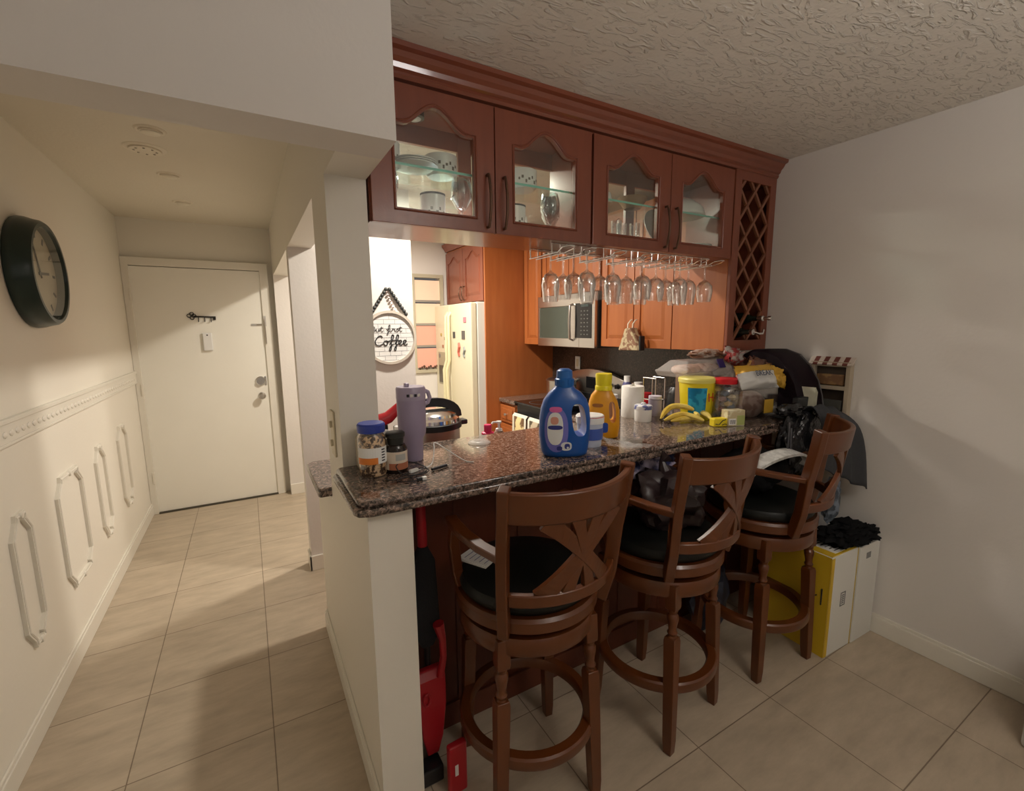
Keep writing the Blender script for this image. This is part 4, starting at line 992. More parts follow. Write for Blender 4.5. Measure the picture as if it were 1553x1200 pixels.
def saucers(x, y, z, r, n, label, name='plate_stack'):
    t = thing(name, label, 'plates', (x, y, z))
    for i in range(n):
        b = B(); lathe(b, [(0, i*.007), (r*.5, i*.007), (r, .014+i*.007), (r, .017+i*.007), (r*.5, .004+i*.007), (0, .004+i*.007)], 32, cap=False); obj('plate', b, CHINA, t, smooth=True)
saucers(.59, 1.72, SZ, .085, 3, 'small stack of white saucers between cups on left shelf')
def goblet(x, y, z, label, h=.185, r=.042):
    t = thing('goblet', label, 'glass', (x, y, z), group='stemmed glasses inside the glass cabinets')
    b = B(); lathe(b, [(0, 0), (.033, 0), (.033, .002), (.006, .008), (.004, h*.35), (.02, h*.42), (r, h*.62), (r*1.0, h*.8), (r*.8, h), (r*.78, h), (r*.97, h*.8), (r*.95, h*.62), (.018, h*.45), (0, h*.40)], 28, cap=False); obj('bowl', b, GLASS, t, smooth=True)
goblet(.475, 1.70, FZ, 'round clear goblet at the left end of the cabinet floor')
goblet(.765, 1.70, FZ, 'round clear goblet beside first door handle on cabinet floor')
goblet(1.18, 1.70, FZ, 'clear goblet right of dark-rimmed mug behind second door')
goblet(1.245, 1.79, FZ, 'clear goblet at right end behind second door, set back')
b = B(); lathe(b, [(0, 0), (.05, 0), (.052, .01), (.045, .045), (.02, .065), (0, .067)], 28)
o = tag(obj('domed_dish', b, CHINA, smooth=True), 'small white domed dish on shelf behind third glass door', 'dish'); o.location = (1.50, 1.74, SZ)
b = B(); lathe(b, [(0, 0), (.04, 0), (.075, .05), (.078, .05), (.043, -.0), (0, .004)][:3]+[(.072, .05), (.04, .006), (0, .006)], 28)
o = tag(obj('brown_bowl', b, mat('woven_brown', (.25, .14, .07), .7), smooth=True), 'brown bowl on shelf at right behind third glass door', 'bowl'); o.location = (1.70, 1.74, SZ)
b0 = None
for i in range(5):
    if b0 is None:
        b = B(); lathe(b, [(0, 0), (.022, 0), (.026, .12), (.024, .12), (.02, .006), (0, .006)], 20, cap=False); o = b0 = obj('highball_glass', b, GLASS, smooth=True)
    else: o = b0.copy(); COL.objects.link(o)
    o.location = (1.46+.06*i, 1.72+.03*(i % 2), FZ); tag(o, 'tall clear tumbler in a row on floor behind third door', 'glass', 'tall tumblers behind the third door')
b = B(); lathe(b, [(.11, 0), (.115, .004), (.10, .045), (.05, .085), (.03, .088), (0, .088)], 36); 
o = tag(obj('serving_bowl', b, CHINA, smooth=True), 'big white upturned serving bowl on shelf behind fourth door', 'bowl'); o.location = (2.07, 1.745, SZ)
saucers(2.15, 1.74, FZ, .10, 6, 'stack of dinner plates on floor behind the fourth door')
b = B(); R_ = Matrix.Translation((0, 0, .12)) @ Matrix.Rotation(1.15, 4, 'X'); lathe(b, [(0, 0), (.06, 0), (.115, .014), (.115, .018), (.06, .005), (0, .005)], 32, R_, cap=False)
o = tag(obj('leaning_platter', b, mat('grey_china', (.45, .43, .40), .3), smooth=True), 'grey platter leaning at the back behind fourth glass door', 'platter'); o.location = (1.93, 1.775, FZ)
# puck light in the first cabinet
t = thing('puck_light', 'black round puck light under top of the first glass cabinet', 'light', (.60, 1.74, 2.359))
b = B(); lathe(b, [(.038, 0), (.038, -.032), (.030, -.034), (0, -.034)], 24); obj('housing', b, BLACKP, t, smooth=True)
b = B(); lathe(b, [(.026, -.0345), (.02, -.038), (0, -.039)], 20); obj('lens', b, WHITE, t, smooth=True)

# ------------------------------------------------------------------ things on the bar counter
CT = 1.0902
def label_wrap(bm, r, z0, z1, a0, a1, n=14, mi=0):
    A = [(r*math.cos(a0+(a1-a0)*i/n), r*math.sin(a0+(a1-a0)*i/n)) for i in range(n+1)]
    vs = [[bm.verts.new((x, y, z)) for z in (z0, z1)] for x, y in A]
    for p, q in zip(vs, vs[1:]): bm.faces.new((p[0], q[0], q[1], p[1])).material_index = mi
# blue-lid nut jar
t = thing('nut_jar', 'clear jar of mixed nuts with a blue lid, front left', 'jar', (.325, 1.475, CT))
b = B(); lathe(b, [(0, .002), (.040, .002), (.043, .008), (.043, .128), (.038, .135), (0, .135)], 30)
obj('nuts', b, mat('mixed_nuts', (.16, .06, .015), .6, color2=(.85, .58, .32), nscale=75, var=.5, bump=1, bscale=60, bdist=.01), t, smooth=True)
b = B(); lathe(b, [(.042, 0), (.045, .006), (.045, .130), (.038, .140), (.038, .147)], 30, cap=False); obj('jar', b, CLEARP, t, smooth=True)
b = B(); lathe(b, [(.0, .144), (.043, .144), (.044, .150), (.044, .168), (.040, .173), (0, .173)], 30); obj('lid', b, mat('royal_blue_lid', (.03, .06, .36), .4), t, smooth=True)
b = B(); label_wrap(b, .0455, .045, .098, -PI*.95, -PI*.15); label_wrap(b, .0457, .045, .066, -PI*.95, -PI*.45, mi=1); label_wrap(b, .0457, .048, .095, -PI*.38, -PI*.24, mi=2)
for i in range(5): label_wrap(b, .0459, .052+i*.009, .056+i*.009, -PI*.36, -PI*.26, mi=3)
obj('label', b, [PAPER, mat('label_orange', (.75, .22, .03), .5), PAPER, INK], t)
# dark vitamin bottle
t = thing('vitamin_bottle', 'dark supplement bottle with black cap in front of tumbler', 'bottle', (.400, 1.468, CT))
b = B(); lathe(b, [(0, 0), (.034, 0), (.037, .004), (.037, .080), (.030, .093), (.022, .096), (.022, .1)], 28); obj('bottle', b, mat('amber_dark', (.02, .012, .01), .15), t, smooth=True)
b = B(); lathe(b, [(0, .094), (.025, .094), (.028, .118), (.031, .12), (.031, .132), (.027, .135), (0, .135)], 28); obj('cap', b, mat('black_ribbed', (.02, .022, .02), .5), t, smooth=True)
b = B(); label_wrap(b, .0374, .014, .074, -PI, 0); label_wrap(b, .0376, .014, .036, -PI*.8, -.1, mi=1); label_wrap(b, .0377, .045, .066, -PI*.6, -PI*.3, mi=2)
obj('label', b, [mat('label_cream', (.72, .62, .50), .5), mat('label_rust', (.45, .16, .08), .5), mat('label_grey', (.45, .45, .42), .6)], t)
# tumbler
t = thing('insulated_tumbler', 'tall lavender insulated tumbler with flip straw lid', 'tumbler', (.492, 1.575, CT))
LAV = mat('lavender_coat', (.36, .30, .42), .45)
b = B(); lathe(b, [(0, 0), (.034, 0), (.036, .004), (.038, .08), (.048, .098), (.050, .12), (.051, .222), (.048, .224), (0, .224)], 36); obj('body', b, LAV, t, smooth=True)
b = B(); lathe(b, [(0, .222), (.051, .222), (.052, .228), (.052, .262), (.048, .268), (0, .268)], 36); obj('lid', b, mat('lavender_lid', (.42, .36, .48), .4), t, smooth=True)
b = B(); tube(b, [(.05, .0, .25), (.064, 0, .243), (.07, 0, .222), (.062, 0, .205), (.05, 0, .20)], .008, 8); obj('carry_loop', b, MATS['lavender_lid'], t, smooth=True)
obj('straw_spout', bx(-.022, -.006, -.008, .012, .266, .281), MATS['lavender_lid'], t, bev=.004)
b = B(); 
for i, a in enumerate((-.66, -.58, -.50, -.42)): label_wrap(b, .0524, .236, .246, PI*a-.08, PI*a+.1, mi=i % 2)
obj('lid_badge', b, [INK, CHROME], t)
# beige tray box behind jars
t = thing('organizer_box', 'beige open organizer box beside the pillar holding bottles', 'box', (.36, 1.555, CT), .0)
b = B(); plate(b, [(-.062, -.05), (.062, -.05), (.062, .055), (-.062, .055)], [[(-.057, -.045), (.057, -.045), (.057, .050), (-.057, .050)]], .0, .105, 'xy'); box(b, -.058, .058, -.046, .051, 0, .004); obj('box', b, mat('beige_plastic', (.62, .55, .42), .5), t, bev=.002)
b = B(); lathe(b, [(0, 0), (.024, 0), (.026, .006), (.026, .11), (.018, .122), (.016, .128), (0, .128)], 24)
o = tag(obj('supplement_bottle', b, mat('cream_bottle', (.72, .68, .50), .4), smooth=True), 'cream supplement bottle with blue cap inside the beige organizer', 'bottle'); o.location = (.325, 1.565, CT+.0042)
b = B(); lathe(b, [(0, .124), (.02, .124), (.02, .144), (.017, .147), (0, .147)], 24); q = obj('cap', b, mat('royal_blue_lid', (.03, .06, .36), .4), o, smooth=True)
b = B(); lathe(b, [(0, 0), (.024, 0), (.024, .095), (.02, .11), (.02, .118), (0, .12)], 24)
o = tag(obj('clear_cup', b, FOGP, smooth=True), 'cloudy plastic cup standing in the beige organizer box', 'cup'); o.location = (.385, 1.565, CT+.0042)
# white grater / drink bottle behind
b = B(); lathe(b, [(0, 0), (.034, 0), (.036, .006), (.036, .17), (.024, .20), (.022, .222), (0, .224)], 24)
o = tag(obj('milk_jug', b, WHITE, smooth=True), 'white jug on kitchen counter behind the tumbler', 'jug'); o.location = (.56, 1.98, .9102)
# red black handled knife / can opener
t = thing('hand_blender', 'red and black appliance handle on lower counter behind tumbler', 'appliance', (.525, 2.14, .9102))
b = B(); lathe(b, [(0, 0), (.05, 0), (.05, .02), (.03, .04), (.025, .20), (0, .2)], 20); obj('stand', b, BLACKP, t, smooth=True)
b = B(); tube(b, [(-.04, 0, .215), (.03, 0, .235), (.09, -.01, .29)], [.035, .03, .022], 12); obj('grip', b, REDP, t, smooth=True)
# pressure cooker
t = thing('pressure_cooker', 'stainless electric pressure cooker with black lid on lower counter', 'cooker', (.765, 2.13, .9102))
b = B(); lathe(b, [(0, 0), (.135, 0), (.14, .01), (.14, .17), (0, .17)], 40); obj('body', b, STEEL, t, smooth=True)
b = B(); lathe(b, [(.142, .165), (.150, .168), (.150, .195), (.142, .198), (0, .198)], 40); obj('collar', b, BLACKP, t, smooth=True)
b = B(); lathe(b, [(.14, .197), (.138, .215), (.125, .225), (.122, .238), (.10, .250), (.05, .258), (0, .26)], 40); obj('lid', b, CHROME, t, smooth=True)
b = B(); n = 14; tube(b, [(.14*math.cos(PI*i/n), 0, .205+.085*math.sin(PI*i/n)**.8) for i in range(n+1)], 1, sq=(.045, .02), up=(0, 1, 0)); obj('lid_handle', b, BLACKP, t, bev=.004)
for s in (-1, 1): b = B(); box(b, s*.14, s*.185, -.03, .03, .165, .19); obj('side_handle', b, BLACKP, t, bev=.006)
# pink pump bottle + soap dispenser on lower counter
t = thing('pink_cap_bottle', 'bottle with bright pink cap behind the bar counter', 'bottle', (.995, 1.965, .9102))
b = B(); lathe(b, [(0, 0), (.03, 0), (.032, .01), (.032, .12), (.03, .135), (0, .136)], 24); obj('bottle', b, CLEARP, t, smooth=True)
b = B(); lathe(b, [(0, .134), (.032, .134), (.030, .142), (.019, .146), (.019, .178), (.017, .181), (0, .181)], 24); obj('cap', b, mat('pink_cap', (.70, .02, .12), .4), t, smooth=True)
t = thing('soap_dispenser', 'white pump soap dispenser behind the bar counter', 'dispenser', (1.06, 1.97, .9102))
b = B(); lathe(b, [(0, 0), (.028, 0), (.03, .008), (.03, .125), (.02, .14), (.012, .146), (0, .146)], 24); obj('bottle', b, mat('brown_soap', (.25, .15, .10), .2), t, smooth=True)
b = B(); lathe(b, [(0, .14), (.018, .14), (.016, .152), (.006, .156), (.006, .178), (.013, .18), (.013, .190), (0, .19)], 20); tube(b, [(0, 0, .186), (-.035, 0, .187), (-.04, 0, .180)], .005, 8); obj('pump', b, WHITE, t, smooth=True)
# cables
def cable(name, pts, r, m, label, ends=None):
    t = thing(name, label, 'cable', pts[0]); b = B(); P = [Vector(p)-Vector(pts[0]) for p in pts]; out = []
    for i in range(len(P)-1):
        p0 = P[max(i-1, 0)]; p1 = P[i]; p2 = P[i+1]; p3 = P[min(i+2, len(P)-1)]
        for k in range(6):
            u = k/6; out.append(.5*((2*p1)+(-p0+p2)*u+(2*p0-5*p1+4*p2-p3)*u*u+(-p0+3*p1-3*p2+p3)*u**3))
    out.append(P[-1]); tube(b, out, r, 6); obj('cord', b, m, t, smooth=True); return t, P
z = CT+.003
tc_, P = cable('charging_cable', [(.345, 1.395, z), (.36, 1.375, z), (.41, 1.38, z), (.47, 1.40, z), (.49, 1.43, z+.004), (.46, 1.46, z+.018), (.42, 1.45, z+.03), (.385, 1.42, z+.028), (.40, 1.385, z+.008), (.45, 1.37, z+.004), (.485, 1.39, z+.008), (.47, 1.43, z+.006), (.42, 1.42, z), (.37, 1.36, z), (.40, 1.335, z), (.43, 1.335, z)], .0019, INK, 'tangled black charging cable in front of the jars')
b = B(); v = P[-1]; box(b, v.x-.004, v.x+.012, v.y-.005, v.y+.005, -.003, .007); obj('plug_sleeve', b, INK, tc_, bev=.001)
b = B(); box(b, v.x+.012, v.x+.026, v.y-.006, v.y+.006, -.003, .008); obj('plug', b, WHITE, tc_, bev=.002)
tc_, P = cable('white_cable', [(.44, 1.425, z), (.475, 1.44, z), (.52, 1.46, z+.005), (.545, 1.50, z+.045), (.56, 1.53, z+.06), (.60, 1.50, z+.03), (.64, 1.45, z), (.66, 1.42, z)], .0019, WHITE, 'white charging cable arching beside the lavender tumbler')
b = B(); box(b, -.012, .022, -.006, .006, -.003, .009, M=Matrix.Rotation(.35, 4, 'Z')); obj('connector', b, WHITE, tc_, bev=.003)
b = B(); tube(b, [(.50, 1.405, CT+.006), (.56, 1.425, CT+.006)], .005, 10); o = tag(obj('pen', b, INK, smooth=True), 'short black pen lying by the white cable plug', 'pen')
b = B(); tube(b, [(.56, 1.425, CT+.006), (.567, 1.4273, CT+.006)], .0053, 10); q = obj('pen_tip', b, CHROME, o)
# clear lid on the counter
b = B(); lathe(b, [(.045, 0), (.047, .003), (.040, .010), (.02, .013), (0, .013)], 28, cap=False); o = tag(obj('plastic_lid', b, FOGP, smooth=True), 'clear plastic lid lying near back edge of the counter', 'lid'); o.location = (.80, 1.66, CT)

# blue detergent jug
def jug(loc, rz, W, D, H, m, mcap, label, capm, holes, neck=.2):
    t = thing('detergent_jug', label, 'jug', loc, rz)
    n = 40; k = 26; b = B()
    outline = []      # right half profile: width fraction at height
    prof = holes['prof']
    loops = []
    for z, wl, wr, d in prof:
        lp = []
        for i in range(n):
            a = 2*PI*i/n; c, s = math.cos(a), math.sin(a); e = 2/2.6
            x = (wr if c > 0 else wl)*abs(c)**e*(1 if c > 0 else -1); y = d*abs(s)**e*(1 if s > 0 else -1)
            lp.append((x, y, z))
        loops.append(lp)
    loft(b, loops)
    o = obj('jug_body', b, m, t, smooth=True)
    # handle hole cut by boolean
    hb = B(); hp = holes['hole']; plate(hb, hp, [], -.2, .2, 'xz')
    cut = obj('cutter_tmp', hb, m, t)
    md = o.modifiers.new('cut', 'BOOLEAN'); md.operation = 'DIFFERENCE'; md.object = cut; md.solver = 'EXACT'
    bpy.context.view_layer.update(); dg = bpy.context.evaluated_depsgraph_get()
    me = bpy.data.meshes.new_from_object(o.evaluated_get(dg)); o.modifiers.clear(); o.data = me
    bpy.data.objects.remove(cut); me.name = 'jug_body'
    me.polygons.foreach_set('use_smooth', [True]*len(me.polygons)); me.set_sharp_from_angle(angle=math.radians(45))
    bv = o.modifiers.new('b', 'BEVEL'); bv.width = .008; bv.segments = 3; bv.limit_method = 'ANGLE'; bv.angle_limit = math.radians(50)
    return t, o
def sup(w, h, cx, cz, n=24, e=.75, lean=0):
    out = []
    for i in range(n):
        a = 2*PI*i/n; c, s = math.cos(a), math.sin(a)
        x = w*abs(c)**e*(1 if c > 0 else -1); zz = h*abs(s)**e*(1 if s > 0 else -1)
        out.append((cx+x+lean*zz, cz+zz))
    return out
BLUEP = mat('blue_detergent_plastic', (.008, .085, .36), .28)
pf = [(0, .070, .070, .038), (.006, .082, .082, .046), (.02, .088, .086, .050), (.08, .095, .093, .052), (.14, .094, .094, .052), (.18, .088, .090, .050), (.21, .078, .080, .046), (.235, .060, .060, .038), (.25, .043, .038, .032), (.262, .033, .028, .028)]
t, o = jug((.995, 1.335, CT), -.42, 0, 0, 0, BLUEP, None, 'large blue liquid detergent jug with handle on the counter', None, {'prof': pf, 'hole': sup(.027, .060, .043, .138, lean=-.12)})
b = B(); lathe(b, [(0, .255), (.032, .255), (.034, .262), (.034, .285), (.030, .288), (.028, .315), (.018, .322), (0, .323)], 28, T(-.002, 0, 0)); obj('cap', b, mat('blue_cap', (.01, .12, .42), .35), t, smooth=True)
b = B()
for i in range(14): a = i*2*PI/14; box(b, .0335, .0355, -.002, .002, .262, .284, M=T(-.002, 0, 0) @ Matrix.Rotation(a, 4, 'Z'))
obj('cap_ribs', b, MATS['blue_cap'], t)
# label on the front face: ovals and shapes with real thickness
def surf_y(x, z):
    z0 = min(max(z, pf[0][0]), pf[-1][0])
    for p, q in zip(pf, pf[1:]):
        if p[0] <= z0 <= q[0]:
            k = (z0-p[0])/(q[0]-p[0]); w = p[1]+(q[1]-p[1])*k if x < 0 else p[2]+(q[2]-p[2])*k; d = p[3]+(q[3]-p[3])*k; break
    r = min(.995, abs(x)/w); return -d*(1-r**2.6)**(1/2.6)
def decal(bm, loop, lift, mi=0):
    cx = sum(p[0] for p in loop)/len(loop); cz = sum(p[1] for p in loop)/len(loop)
    rings = []
    for k in (1, .66, .33):
        rings.append([bm.verts.new((cx+(x-cx)*k, surf_y(cx+(x-cx)*k, cz+(z-cz)*k)-lift, cz+(z-cz)*k)) for x, z in loop])
    c = bm.verts.new((cx, surf_y(cx, cz)-lift, cz)); n = len(loop)
    for p, q in zip(rings, rings[1:]):
        for i in range(n): bm.faces.new((p[i], p[(i+1) % n], q[(i+1) % n], q[i])).material_index = mi
    for i in range(n): bm.faces.new((rings[-1][i], rings[-1][(i+1) % n], c)).material_index = mi
b = B()
decal(b, sup(.042, .082, -.040, .105, e=.9), .0012, 0); decal(b, sup(.028, .060, -.045, .110, e=.8), .0020, 1)
decal(b, sup(.022, .010, -.043, .180), .0026, 2); decal(b, sup(.014, .014, -.048, .140), .0028, 3); decal(b, sup(.026, .008, -.045, .115), .0028, 4)
decal(b, sup(.020, .016, -.005, .045), .0026, 1); decal(b, sup(.010, .008, -.03, .038), .003, 4); decal(b, sup(.010, .010, -.002, .045), .0032, 4); decal(b, sup(.004, .004, -.0, .040), .004, 1)
obj('label', b, [mat('label_violet', (.16, .16, .50), .4), mat('label_white', (.72, .74, .72), .4), mat('label_pink', (.65, .12, .35), .4), mat('label_rose', (.65, .30, .22), .5), NAVY], t, smooth=True)
# yellow/orange jug
pf = [(0, .052, .055, .034), (.006, .060, .064, .04), (.05, .066, .070, .044), (.12, .066, .068, .044), (.16, .060, .058, .040), (.185, .052, .044, .034), (.20, .040, .036, .030), (.21, .033, .03, .028)]
YJ = mat('golden_detergent_plastic', (.74, .32, .008), .28)
t, o = jug((1.30, 1.47, CT), -.55, 0, 0, 0, YJ, None, 'orange-yellow detergent jug with bright yellow cap on counter', None, {'prof': pf, 'hole': sup(.015, .045, .032, .115, lean=-.08)})
b = B(); lathe(b, [(0, .206), (.036, .206), (.036, .222), (.033, .226), (.035, .27), (.033, .276), (0, .276)], 28); obj('cap', b, mat('lemon_cap', (.80, .66, .005), .35), t, smooth=True)
b = B(); decal(b, sup(.026, .022, -.012, .050, e=.4), .0015, 0); obj('label', b, mat('label_blue2', (.02, .08, .40), .4), t, smooth=True)
b = B(); decal(b, sup(.022, .008, -.03, .145), .0018, 0); obj('print', b, mat('label_brown2', (.35, .12, .02), .4), t, smooth=True)
# white tub
t = thing('wipes_tub', 'white lidded tub between blue jug and yellow jug', 'tub', (1.165, 1.395, CT))
b = B(); lathe(b, [(0, 0), (.046, 0), (.052, .09), (.052, .095), (0, .095)], 32); obj('tub', b, mat('tub_bluewhite', (.55, .60, .72), .4), t, smooth=True)
b = B(); lathe(b, [(0, .094), (.056, .094), (.057, .120), (.053, .125), (0, .126)], 32); obj('lid', b, WHITE, t, smooth=True)
b = B(); label_wrap(b, .0572, .119, .1215, -PI, 0); obj('red_line', b, REDI, t)
b = B(); label_wrap(b, .0525, .03, .075, -PI, -.2); obj('label', b, mat('label_blue3', (.06, .12, .45), .4), t)
# clear film wrap
t = thing('plastic_wrap', 'crumpled clear plastic film beside the jugs at counter edge', 'plastic film', (1.20, 1.285, CT))
b = B(); n = 18; rows = []
for i in range(n+1):
    u = i/n; rows.append([b.verts.new((-.05+.22*u, -.055*u+.03*math.sin(v*5)+.07*(v-.5), max(.0005, .05*(1-u)**1.5*(1-abs(v-.5))+.014*noise.noise(Vector((u*7, v*5, 1)))+.006)*(1 if u < .92 else .6))) for v in [j/9 for j in range(10)]])
for i in range(n):
    for j in range(9): b.faces.new((rows[i][j], rows[i+1][j], rows[i+1][j+1], rows[i][j+1]))
obj('film', b, FILM, t, smooth=True)
# paper towel
t = thing('paper_towel_roll', 'white paper towel roll standing at back of the counter', 'paper towel', (1.735, 1.735, CT))
b = B(); lathe(b, [(.018, 0), (.056, 0), (.058, .004), (.058, .160), (.055, .164), (.018, .164), (.018, 0)], 36, cap=False); obj('roll', b, mat('quilted_paper', (.82, .80, .76), .9, bump=.6, bscale=60), t, smooth=True)
b = B(); lathe(b, [(0, .001), (.018, .001), (.018, .163), (.008, .164), (.006, .178), (0, .18)], 16); obj('spindle', b, CHROME, t, smooth=True)
# wipes canister
t = thing('wipes_canister', 'short white canister with blue-printed lid before paper towels', 'canister', (1.700, 1.625, CT))
b = B(); lathe(b, [(0, 0), (.040, 0), (.042, .004), (.042, .062), (0, .062)], 30); obj('canister', b, WHITE, t, smooth=True)
b = B(); lathe(b, [(0, .061), (.044, .061), (.044, .078), (.040, .082), (.012, .084), (.010, .094), (0, .095)], 30); obj('lid', b, mat('blue_print_lid', (.15, .18, .45), .5, color2=(.75, .75, .78), nscale=40, var=.3), t, smooth=True)
# spray cans on far counter
def can(x, y, z, r, h, m, mc, label, name='spice_bottle', capr=.7):
    t = thing(name, label, name.replace('_', ' '), (x, y, z)); b = B(); lathe(b, [(0, 0), (r, 0), (r, h*.8), (r*.7, h*.86), (0, h*.86)], 22); obj('bottle', b, m, t, smooth=True)
    b = B(); lathe(b, [(0, h*.85), (r*capr, h*.85), (r*capr, h), (0, h)], 22); obj('cap', b, mc, t, smooth=True); return t
can(2.36, 2.42, .9102, .032, .30, mat('blue_spray', (.10, .10, .25), .3), WHITE, 'tall blue bottle with white cap on worktop behind paper towels', 'spray_bottle')
can(2.33, 2.28, .9102, .032, .27, MATS['white_plastic'], MATS['white_plastic'], 'white bottle with white cap on worktop behind paper towels', 'spray_bottle', .9)
can(2.25, 2.13, .9102, .05, .22, mat('red_canister', (.50, .01, .02), .25), MATS['red_plastic'], 'red canister on worktop beside the wire stand', 'canister', .8)
can(1.865, 1.70, CT, .034, .105, mat('lavender_grey_label', (.42, .38, .50), .4), mat('lavender_cap', (.62, .58, .68), .4), 'lavender bottle with pale cap behind the bananas', 'spice_bottle', 1.0)
can(2.24, 2.46, .9102, .05, .17, mat('brown_jar', (.25, .12, .07), .4), WHITE, 'brown jar with flat white lid near the stove', 'jar', 1.05)
# wire stand
t = thing('wire_stand', 'chrome wire stand on worktop in front of dark backsplash', 'stand', (2.18, 2.00, .9102))
b = B()
for sx, sy in ((-.04, -.05), (.04, -.05), (-.04, .05), (.04, .05)): tube(b, [(sx, sy, 0), (sx, sy, .335)], .0035, 6)
for z in (.10, .20, .335): tube(b, [(-.04, -.05, z), (.04, -.05, z), (.04, .05, z), (-.04, .05, z)], .004, 6, closed=True)
obj('frame', b, CHROME, t)
b = B(); lathe(b, [(0, .2), (.034, .2), (.036, .206), (0, .206)], 20); obj('tray', b, CHROME, t)
t = thing('black_kettle', 'black appliance with round knob on worktop behind yellow tub', 'appliance', (2.30, 1.92, .9102))
b = B(); lathe(b, [(0, 0), (.085, 0), (.09, .02), (.075, .24), (.05, .28), (0, .285)], 28); obj('body', b, BLACKP, t, smooth=True)
b = B(); lathe(b, [(0, .28), (.012, .28), (.024, .30), (.02, .33), (0, .335)], 20); obj('knob', b, BLACKP, t, smooth=True)
# bananas
YB = mat('banana_skin', (.72, .50, .07), .5, color2=(.78, .60, .14), nscale=12)
t = thing('banana_bunch', 'bunch of ripe bananas lying on the granite counter', 'bananas', (1.84, 1.51, CT))
def banana(pts, name='banana'):
    P = [Vector(p) for p in pts]; out = []
    for i in range(len(P)-1):
        p0 = P[max(i-1, 0)]; p1 = P[i]; p2 = P[i+1]; p3 = P[min(i+2, len(P)-1)]
        for k in range(5):
            u = k/5; out.append(.5*((2*p1)+(-p0+p2)*u+(2*p0-5*p1+4*p2-p3)*u*u+(-p0+3*p1-3*p2+p3)*u**3))
    out.append(P[-1]); n = len(out); R = []
    for i in range(n):
        u = i/(n-1); R.append(.017*min(1, .22+3.0*u)*min(1, .30+4*(1-u)))
    b = B(); tube(b, out, R, 6); o = obj(name, b, YB, t, smooth=True, sub=1)
    b = B(); tube(b, [out[0], out[0]+(out[0]-out[1]).normalized()*.006], .0045, 6); obj('tip', b, mat('banana_tip', (.06, .035, .015), .8), o)
    return o
banana([(-.12, .02, .022), (-.06, .045, .05), (.0, .05, .070), (.05, .02, .068), (.075, -.02, .055)])
banana([(-.12, .0, .018), (-.06, .0, .030), (.0, -.01, .038), (.03, -.05, .030), (.05, -.10, .016)])
banana([(-.09, -.015, .014), (-.03, -.02, .018), (.02, -.03, .020), (.06, -.05, .030), (.075, -.02, .045)])
banana([(.10, -.10, .016), (.115, -.07, .030), (.11, -.02, .045), (.09, .02, .060), (.075, .03, .066)])
b = B(); tube(b, [(.07, .0, .055), (.088, -.01, .068), (.10, -.015, .078)], [.014, .008, .009], 8); obj('stem', b, mat('banana_stem', (.25, .22, .05), .6), t, smooth=True)
# yellow tub
t = thing('snack_tub', 'yellow tapered plastic tub with blue label and red letter', 'tub', (1.985, 1.535, CT))
b = B(); lathe(b, [(0, 0), (.070, 0), (.073, .004), (.088, .19), (0, .19)], 36); obj('tub', b, mat('yellow_tub', (.82, .66, .02), .35), t, smooth=True)
b = B(); lathe(b, [(0, .188), (.092, .188), (.093, .205), (.088, .212), (0, .212)], 36); obj('lid', b, mat('pale_yellow_lid', (.80, .72, .18), .4), t, smooth=True)
b = B()
for k in range(13):
    a0 = -PI*.95+k*.085; 
    v = [b.verts.new((r*math.cos(a), r*math.sin(a), z)) for a, z, r in ((a0, .03, .0757), (a0+.085, .03, .0757), (a0+.085, .165, .0863), (a0, .165, .0863))]; b.faces.new(v)
obj('label', b, mat('label_teal', (.0, .20, .42), .4, color2=(.02, .35, .6), nscale=30), t)
text('letter', 'H', .062, mat('label_red', (.62, .05, .02), .5), t, (.0, -.0855, .115), (PI/2-.06, 0, 0))
# red lid jar
t = thing('cookie_jar', 'clear jar with red lid filled with wrapped treats', 'jar', (2.065, 1.43, CT))
b = B(); lathe(b, [(.062, 0), (.070, .008), (.070, .15), (.058, .175), (.050, .18), (.050, .19)], 30, cap=False); obj('jar', b, CLEARP, t, smooth=True)
b = B(); lathe(b, [(0, .185), (.058, .185), (.059, .192), (.059, .208), (.055, .212), (0, .213)], 30); obj('lid', b, mat('red_lid', (.62, .01, .02), .35), t, smooth=True)
cols = [(.55, .40, .16), (.12, .15, .22), (.45, .30, .30), (.60, .50, .30), (.25, .12, .10), (.14, .18, .26), (.5, .45, .4)]
for i in range(16):
    b = B(); a = i*2.4; rr = .036 if i % 3 else .01; zz = .018+i*.0098; blob(b, (rr*math.cos(a), rr*math.sin(a), zz), (.022, .018, .014), i, .4, 3, 2)
    o = obj('treat', b, mat('treat_%d' % (i % 7), cols[i % 7], .4), t, smooth=True)
# small boxes
t = thing('tea_box', 'small pale yellow printed box in front of red-lid jar', 'box', (1.985, 1.325, CT), -.35)
obj('box', bx(-.045, .045, -.025, .025, 0, .075), mat('pale_print_box', (.62, .52, .30), .5, color2=(.75, .70, .5), nscale=25), t, bev=.002)
obj('white_label', bx(-.038, -.002, -.0262, -.025, .006, .036), PAPER, t); b = B()
for i in range(6): box(b, -.032+i*.005, -.030+i*.005, -.0268, -.0262, .010, .030)
obj('barcode', b, INK, t)
obj('green_print', bx(.004, .044, -.0262, -.025, .004, .05), mat('print_green', (.40, .45, .15), .5), t)
t = thing('candy_box', 'small bright yellow pack with black marks beside bananas', 'box', (1.905, 1.345, CT), -.3)
obj('box', bx(-.036, .036, -.02, .02, 0, .040), mat('bright_yellow', (.80, .62, .02), .45), t, bev=.006, seg=3)
b = B(); tube(b, [(-.03, -.0208, .015), (-.01, -.0208, .012), (.008, -.0208, .03), (.024, -.0208, .034)], .0022, 6); tube(b, [(.005, -.0208, .008), (.02, -.0208, .014), (.03, -.0208, .01)], .0018, 6); obj('marks', b, INK, t)
